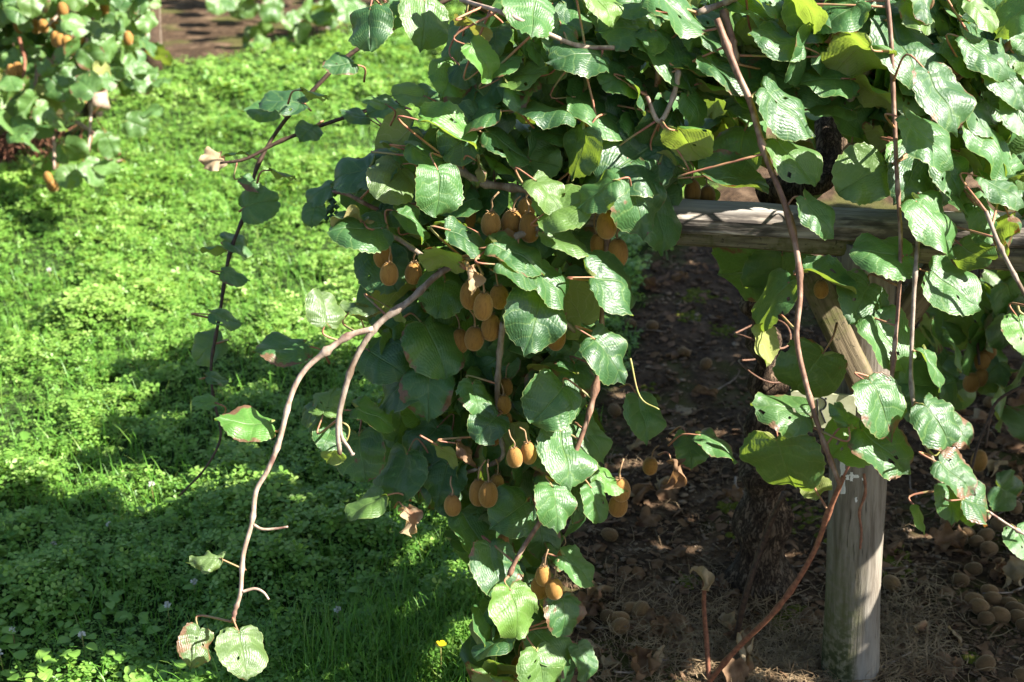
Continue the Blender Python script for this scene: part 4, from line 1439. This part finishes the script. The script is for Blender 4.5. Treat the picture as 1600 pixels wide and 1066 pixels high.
tube('pruned_stub', [P(155, 170, 6.1), P(152, 140, 6.1), P(158, 124, 6.05)], 0.05, 0.035, M['cane_tan'], v2, 10, 4, 0.2)
# bare brown twigs under it
V, F = [], []
for i in range(130):
    b = PZ(random.gauss(10, 45), random.uniform(215, 275))
    pts = [b, b + Vector((random.gauss(0, .05), random.gauss(0, .05), random.uniform(.05, .15))), b + Vector((random.gauss(0, .15), random.gauss(0, .12), random.uniform(.10, .38)))]
    v, f, u = tube_geo(catmull(pts, 3), [0.004, 0.0035, 0.003, 0.003, 0.0025, 0.002, 0.0015], 4)
    F += [tuple(q + len(V) for q in t) for t in f]
    V += v
set_props(obj('dead_brushwood', mesh_np('dead_brushwood', V, F, M['cane_red'], True)), 'tangle of reddish brown dead twigs at the left edge under the blurred vine', 'twigs', kind='stuff')

# the vine on the right behind the post, seen dark under the canopy
rb = PZ(1720, 640)
lv, fr = [], []
RZ = [(1500, 420), (1640, 420), (1640, 560), (1600, 560), (1560, 590), (1500, 620), (1440, 640), (1420, 560), (1440, 520), (1480, 500), (1500, 460)]
for i in range(46):
    x, y = pick(RZ)
    lv.append((x, y, random.uniform(3.5, 3.9), random.uniform(0.09, 0.12)))
for x, y in ((1460, 520), (1440, 600), (1420, 630), (1480, 600), (1590, 590), (1570, 640), (1600, 650), (1580, 770), (1500, 545), (1535, 475), (1600, 500)):
    lv.append((x, y, random.uniform(3.4, 3.6), random.uniform(0.10, 0.12)))
for x, y in ((1535, 565), (1533, 590), (1518, 598), (1545, 555), (1585, 760), (1530, 720)):
    fr.append((x, y, 3.6, 0.042))
stems = [([P(1530, 420, 3.6), P(1525, 500, 3.6), P(1530, 570, 3.55)], 0.005, 'cane_dark'), ([P(1640, 590, 3.4), P(1580, 612, 3.4), P(1550, 640, 3.4), P(1540, 700, 3.4)], 0.0045, 'cane_dark'), ([P(1552, 640, 3.4), P(1530, 690, 3.4), P(1515, 745, 3.4)], 0.004, 'cane_dark')]
masses = []
for i in range(500):
    c = Vector((random.uniform(1.35, 2.9), random.uniform(3.3, 5.2), random.uniform(0.85, 1.3)))
    masses.append(rand_leaf_matrix(c, random.uniform(0.09, 0.13), Vector((0.3, -0.2, 0.9)), 0.4))
back_vine('kiwi_vine', rb, 'dark shaded kiwi vine hanging at the right edge behind the grey post',
          [rb, rb + Vector((0.02, 0, 0.4)), rb + Vector((0.0, 0.05, 0.9)), rb + Vector((-0.1, 0.1, 1.15))], 0.05, lv, fr, stems, masses, 'leaf')

# the vine at the far end of the lawn
fb = PZ(392, 104)
lv = []
for x, y, n in ((490, 15, 7), (465, 45, 5), (400, 60, 4), (420, 8, 6), (350, 12, 4), (540, 5, 4), (450, 70, 3), (520, 12, 4)):
    for i in range(n): lv.append((x + random.gauss(0, 14), y + random.gauss(0, 10), random.uniform(8.0, 9.0), random.uniform(0.10, 0.14)))
stems = [([P(372, -40, 9.2), P(366, 0, 9.2), P(375, 50, 9.2), P(390, 100, 9.2)], 0.016, 'cane_grey')]
roof = []
for i in range(900):
    c = Vector((random.uniform(-4.5, 0.6), random.uniform(8.8, 13.5), random.uniform(1.0, 1.35)))
    if c.z > 1.95 - c.y * 0.19 + 10: continue
    roof.append(rand_leaf_matrix(c, random.uniform(0.10, 0.15), Vector((0.3, -0.2, 0.9)), 0.4))
back_vine('kiwi_vine', fb, 'distant kiwi vine with a thin stem at the top of the lawn',
          [fb, P(380, 60, 9.25), P(368, 10, 9.3), P(360, -60, 9.3), P(340, -200, 9.3)], 0.035, lv, [(430, 75, 8.6, .05), (480, 30, 8.6, .05)], stems, roof)
# dark post with its wire, far left
pb = PZ(238, 118)
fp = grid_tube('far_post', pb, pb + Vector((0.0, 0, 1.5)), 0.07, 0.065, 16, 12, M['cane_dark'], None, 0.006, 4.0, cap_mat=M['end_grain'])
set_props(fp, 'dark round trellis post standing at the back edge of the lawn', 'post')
w = tube('stay_wire', [P(253, 95, 7.4), P(250, 30, 7.4), P(247, -60, 7.4)], 0.003, 0.003, M['cane_grey'], None, 6, 3, 0)
set_props(w, 'thin pale stay wire running up beside the dark far post', 'wire')

# ------------------------------------------------------------------ soil litter
SOIL = [(760, 1090), (820, 900), (950, 760), (1000, 400), (1640, 400), (1640, 1090)]


def soil_pt(margin=0.3):
    while True:
        x, y = random.uniform(740, 1660), random.uniform(380, 1120)
        p = PZ(x, y)
        if lawn(p.x, p.y) < margin and p.y < 7: return p, x, y


def crumbs():
    ico = np.array([(0, 0, 1), (0.89, 0, 0.45), (0.28, 0.85, 0.45), (-0.72, 0.53, 0.45), (-0.72, -0.53, 0.45), (0.28, -0.85, 0.45), (0, 0, -0.6)])
    tri = np.array([(0, 1, 2), (0, 2, 3), (0, 3, 4), (0, 4, 5), (0, 5, 1), (1, 6, 2), (2, 6, 3), (3, 6, 4), (4, 6, 5), (5, 6, 1)])
    Vs, n = [], 9000
    for i in range(n):
        p, x, y = soil_pt()
        s = random.uniform(0.002, 0.008) * (1.6 if random.random() < 0.08 else 1) * (0.7 + 0.12 * p.y)
        v = ico * (np.array([random.uniform(.6, 1.6), random.uniform(.6, 1.4), random.uniform(.4, .9)]) * s) * (1 + rng.uniform(-.25, .25, (7, 1)))
        a = random.uniform(0, 6.28)
        c, q = math.cos(a), math.sin(a)
        v = v @ np.array([[c, -q, 0], [q, c, 0], [0, 0, 1]])
        Vs.append(v + np.array([p.x, p.y, gz(p.x, p.y) + s * 0.2]))
    F = (tri[None] + (np.arange(n) * 7)[:, None, None]).reshape(-1, 3)
    set_props(obj('soil_crumbs', big_mesh('soil_crumbs', np.concatenate(Vs), F, M['crumb'])), 'loose crumbs of soil and chips under the vine', 'soil crumbs', kind='stuff')


def straw():
    pts = []
    for i in range(1700):
        p, x, y = soil_pt(0.6)
        if p.y > 3.6 and random.random() < 0.7: continue
        pts.append((p.x, p.y, gz(p.x, p.y) + 0.004))
    # a thatch of dead grass round the foot of the post and along the front
    for i in range(3600):
        if random.random() < 0.5: p = PZ(random.gauss(1230, 85), random.gauss(1030, 35))
        elif random.random() < 0.5: p = PZ(random.gauss(1400, 45), random.gauss(1000, 45))
        else: p = PZ(random.gauss(1060, 90), random.gauss(990, 55))
        if lawn(p.x, p.y) > 0.6: continue
        pts.append((p.x, p.y, gz(p.x, p.y) + random.uniform(0.002, 0.02)))
    p3 = np.array(pts)
    me = blades('dead_grass', len(p3), p3, 0.03, 0.10, 0.0009, M['straw'], 1.3, 0, 0.5, flat=True)
    set_props(obj('dead_grass', me), 'straw-coloured dead grass strewn round the foot of the post', 'dead grass', kind='stuff')
    p3 = p3[rng.permutation(len(p3))[:900]]
    me = blades('dead_grass', len(p3), p3, 0.02, 0.06, 0.0008, M['straw'], 1.5, 0, 0.5)
    set_props(obj('dead_grass', me), 'short curled stubs of dead grass standing up from the soil', 'dead grass', kind='stuff')


def moss():
    Vs, Fs, off = [], [], 0
    for (px, py, w, h) in ((1238, 955, 26, 10), (1222, 975, 10, 8), (1395, 880, 40, 10), (1180, 830, 40, 8), (1250, 815, 60, 8), (1140, 800, 20, 6), (1075, 905, 16, 6), (1210, 965, 9, 7), (1150, 1000, 25, 6), (1090, 465, 30, 4), (1130, 520, 24, 4), (1075, 500, 20, 3), (1010, 620, 30, 4), (1400, 1010, 10, 5), (1520, 1030, 12, 4)):
        c = PZ(px, py)
        s = (c - CAM).length / FPX
        for i in range(70):
            x = c.x + random.gauss(0, w * s * 0.4); y = c.y + random.gauss(0, w * s * 0.45)
            r = random.uniform(0.004, 0.011) * (1 if w < 30 else 1.2)
            n = 7
            b = off
            Vs.append((x, y, gz(x, y) + r * random.uniform(0.3, 0.7)))
            for ring, zz in ((0.6, 0.45), (1.0, 0.0)):
                for k in range(n):
                    a = 6.283 * k / n + random.uniform(-.2, .2)
                    Vs.append((x + r * ring * math.cos(a), y + r * ring * math.sin(a), gz(x, y) + r * zz * random.uniform(.7, 1.1)))
            for k in range(n):
                k2 = (k + 1) % n
                Fs += [(b, b + 1 + k, b + 1 + k2), (b + 1 + k, b + 1 + n + k, b + 1 + n + k2), (b + 1 + k, b + 1 + n + k2, b + 1 + k2)]
            off += 1 + 2 * n
    set_props(obj('moss', big_mesh('moss', np.array(Vs), np.array(Fs), M['moss'], None, True)), 'cushions of bright green moss on the shaded soil', 'moss', kind='stuff')


def scraps():
    Vs, Fs, off = [], [], 0
    for i in range(1500):
        p, x, y = soil_pt(0.4)
        r = random.uniform(0.006, 0.022)
        n = 6
        z = gz(p.x, p.y) + random.uniform(0.003, 0.010)
        tx, ty = random.gauss(0, 0.35), random.gauss(0, 0.35)
        Vs.append((p.x, p.y, z + r * 0.15))
        for k in range(n):
            a = 6.283 * k / n
            q = r * random.uniform(0.5, 1.2)
            dx, dy = q * math.cos(a), q * math.sin(a) * 0.75
            Vs.append((p.x + dx, p.y + dy, z + dx * tx + dy * ty + random.uniform(-.2, .3) * r))
        Fs += [(off, off + 1 + k, off + 1 + (k + 1) % n) for k in range(n)]
        off += n + 1
    set_props(obj('leaf_litter', big_mesh('leaf_litter', np.array(Vs), np.array(Fs), M['dry'], None, True)), 'small brown scraps of rotting leaf litter strewn over the soil', 'leaf litter', kind='stuff')


crumbs(); straw(); moss(); scraps()

# fallen fruit: every one a thing of its own
FALL = [('fallen kiwi in the heap low at the right edge', 'fallen kiwi heap at the right edge', 34,
         [(1528, 960), (1550, 945), (1575, 950), (1560, 970), (1590, 972), (1540, 975), (1585, 960), (1600, 985), (1520, 950), (1545, 930)]),
        ('fallen kiwi scattered on the soil right of the grey post', 'fallen kiwis scattered right of the post', 30,
         [(1520, 895), (1500, 912), (1525, 850), (1545, 862), (1510, 838), (1540, 840), (1480, 820), (1590, 835), (1585, 860), (1600, 895), (1560, 825), (1500, 800), (1585, 800), (1600, 870), (1500, 845)]),
        ('fallen kiwi among dry leaves in front of the hanging vine', 'fallen kiwis among the dry leaves in front', 28,
         [(952, 975), (968, 978), (968, 992), (1000, 965), (985, 960), (765, 985), (770, 1062)]),
        ('fallen kiwi fruit on the dark shaded soil behind the crossbeam and vine trunk', 'fallen kiwis in the shade at the back', 20,
         [(1018, 525), (1068, 562), (985, 520), (960, 650), (1290, 500), (1285, 475), (1300, 515), (1420, 590), (1440, 560), (1460, 520), (1520, 500), (1560, 620), (1525, 610), (1548, 630), (1465, 620), (1580, 585), (1430, 470), (1500, 640), (1460, 480), (1420, 500)])]


def lay_fruit(px, py, wpx, label, group=None, up=0.5):
    p = PZ(px, py)
    d = (p - CAM).dot(FW)
    w = wpx * d / FPX
    w = min(max(w, 0.028), 0.037) * random.uniform(0.88, 1.1)
    p.z = gz(p.x, p.y) + w * 0.34
    m = Matrix.Translation(p) @ Matrix.Rotation(random.uniform(0, 6.28), 4, 'Z') @ Matrix.Rotation(math.pi / 2 + random.uniform(-.3, .3), 4, 'X') @ Matrix.Scale(w, 4)
    o = obj('fallen_kiwi', None, None, m)
    set_props(o, label, 'kiwi fruit', group)
    obj('body', fallen_me, o, m)
    obj('calyx', calyx_me, o, m)
    return o


ORD = 'first second third fourth fifth sixth seventh eighth ninth tenth eleventh twelfth thirteenth fourteenth fifteenth'.split()
for label, grp, wp, spots in FALL:
    for i, (x, y) in enumerate(sorted(spots)):
        lay_fruit(x, y, wp, label if len(spots) > 15 else ORD[i] + ' from the left: ' + label, grp)
lay_fruit(1538, 1046, 27, 'single sunlit fallen kiwi fruit in the bottom right corner')
lay_fruit(1102, 580, 17, 'single bright fallen kiwi fruit in a sun fleck beside the vine trunk')
lay_fruit(1392, 920, 30, 'single fallen kiwi fruit lying just right of the grey post')
lay_fruit(1598, 1062, 30, 'fallen kiwi fruit cut by the right edge below the heap')
lay_fruit(952, 845, 20, 'single fallen kiwi fruit in deep shade left of the dead shoot')

# dry leaves on the ground
DL = [(930, 1010), (1000, 975), (1030, 990), (1060, 985), (910, 960), (925, 940), (945, 955), (1165, 1040), (1160, 1005), (1270, 970), (1070, 740), (1180, 985), (1555, 930), (1480, 850), (1495, 860), (1380, 860), (1050, 860), (1020, 820), (1000, 780), (1060, 780), (985, 770), (1045, 765), (1140, 790), (1070, 640), (1050, 560), (1030, 440), (1060, 445), (1090, 430), (1010, 460), (1100, 620), (1080, 690), (1000, 700), (1440, 990), (1420, 1000), (1560, 900), (1580, 910), (1530, 770), (1590, 740), (1570, 700), (1470, 690), (1530, 660), (1580, 650), (1460, 560), (1590, 610), (1600, 640), (1550, 740), (960, 1040), (1000, 1050), (1040, 1040), (890, 1060), (1140, 980), (1080, 1010), (1500, 1000), (1460, 1045), (1580, 1020)]
for i, (x, y) in enumerate(DL):
    p = PZ(x, y)
    s = random.uniform(0.045, 0.085)
    p.z = gz(p.x, p.y) + 0.012
    n = Vector((random.gauss(0, .35), random.gauss(0, .35) - 0.15, 1))
    m = leaf_matrix(p, Vector((random.gauss(0, 1), random.gauss(0, 1), 0)), n, s)
    kd, mt = random.choice('kkb'), 'dry' if random.random() < 0.65 else 'pale_dry'
    o = obj('dry_leaf', leaf_mesh(kd, random.randrange(20), mt), None, m)
    front = y > 900
    look = ('rolled up ' if kd == 'b' else 'crumpled ') + ('pale tan' if mt == 'pale_dry' else 'dark brown')
    set_props(o, look + (' dry leaf on the soil at the front, right of the post' if front and x > 1370 else ' dry leaf on the soil at the front, left of the post' if front else ' dry leaf on the soil behind and right of the post' if x > 1370 else ' dry leaf on the shaded soil behind the hanging vine'),
              'dry leaf', 'dry leaves in front' if front else ('dry leaves right of the post' if x > 1370 else 'dry leaves in the shade'))
# the two tall dry leaves by the dead cane, and the shrivelled one on the upright shoot
for (x, y, s, ang, lab) in ((1160, 1015, 60, 75, 'pale folded dry leaf standing upright beside the leaning dead cane'), (1152, 1052, 42, -95, 'flat pinkish dry leaf hanging at the foot of the leaning dead cane')):
    d = (PZ(x, y) - CAM).dot(FW) - 0.06
    ax, n = screen_frame(ang, 35, 40, x, y)
    o = obj('dry_leaf', leaf_mesh('b' if ang > 0 else 'f', 2, 'pale_dry' if ang > 0 else 'dry'), None, leaf_matrix(P(x, y, d), ax, n, s * d / FPX))
    set_props(o, lab, 'dry leaf')
ax, n = screen_frame(80, 60, 0, 1100, 900)
obj('shrivelled_leaf', leaf_mesh('b', 1, 'pale_dry'), sh1, leaf_matrix(P(1100, 900, 2.94), ax, n, 0.05))
# dead twigs
for i in range(34):
    p, x, y = soil_pt(0.3)
    a = random.uniform(0, 6.28)
    L = random.uniform(0.06, 0.2)
    d = Vector((math.cos(a), math.sin(a), 0))
    q = [p + d * (f * L) + Vector((random.gauss(0, .012), random.gauss(0, .012), 0)) for f in (-.5, -.15, .2, .5)]
    for v in q: v.z = gz(v.x, v.y) + 0.007
    q[-1].z += random.uniform(0, 0.03)
    r = random.uniform(0.0018, 0.004)
    o = tube('dead_twig', q, r, r * 0.6, M['twig'], None, 6, 4, 0.15)
    set_props(o, 'thin grey dead twig lying on the soil under the kiwi canopy', 'twig', 'dead twigs on the soil')


# flowers in the lawn
def clover_head(px, py, i):
    p = PZ(px, py)
    p.z = gz(p.x, p.y) + 0.06
    V, F = [], []
    for k in range(40):
        u = random.random() * 2 - 0.6; a = random.uniform(0, 6.28)
        u = min(u, 1)
        s = math.sqrt(max(0, 1 - u * u))
        d = Vector((s * math.cos(a), s * math.sin(a), u))
        t = d.orthogonal().normalized()
        b = len(V)
        V += [p + d * 0.002 + t * 0.0012, p + d * 0.002 - t * 0.0012, p + d * 0.0075 + t * 0.0014, p + d * 0.0075 - t * 0.0014, p + d * 0.009]
        F += [(b, b + 1, b + 3, b + 2), (b + 2, b + 3, b + 4)]
    r = empty('clover_flower', Vector((p.x, p.y, 0)))
    set_props(r, 'small white clover flower head standing in the shaded lawn', 'flower', 'white clover flowers')
    obj('head', mesh_np('head', V, F, M['cfl'], False), r, Matrix())
    tube('stem', [Vector((p.x, p.y, 0)), p], 0.0012, 0.001, M['tendril'], r, 5, 3, 0)


for i, (x, y) in enumerate(((307, 945), (266, 980), (24, 1012), (5, 1050), (88, 878), (240, 785), (134, 1032), (175, 850), (530, 995), (80, 445))): clover_head(x, y, i)
p = PZ(690, 1062); p.z = 0.09
r = empty('buttercup', Vector((p.x, p.y, 0)))
set_props(r, 'single yellow buttercup at the bottom edge of the lawn', 'flower')
for k in range(5):
    a = 2 * math.pi * k / 5
    d, t = Vector((math.cos(a), math.sin(a), .35)).normalized(), Vector((-math.sin(a), math.cos(a), 0))
    V = [p, p + d * .006 - t * .005, p + d * .012 - t * .005, p + d * .0135, p + d * .012 + t * .005, p + d * .006 + t * .005]
    obj('petal', mesh_np('petal', V, [(0, 1, 2, 3), (0, 3, 4, 5)], M['butter'], True), r, Matrix())
tube('stem', [Vector((p.x, p.y, 0)), p], 0.0013, 0.001, M['tendril'], r, 5, 3, 0)
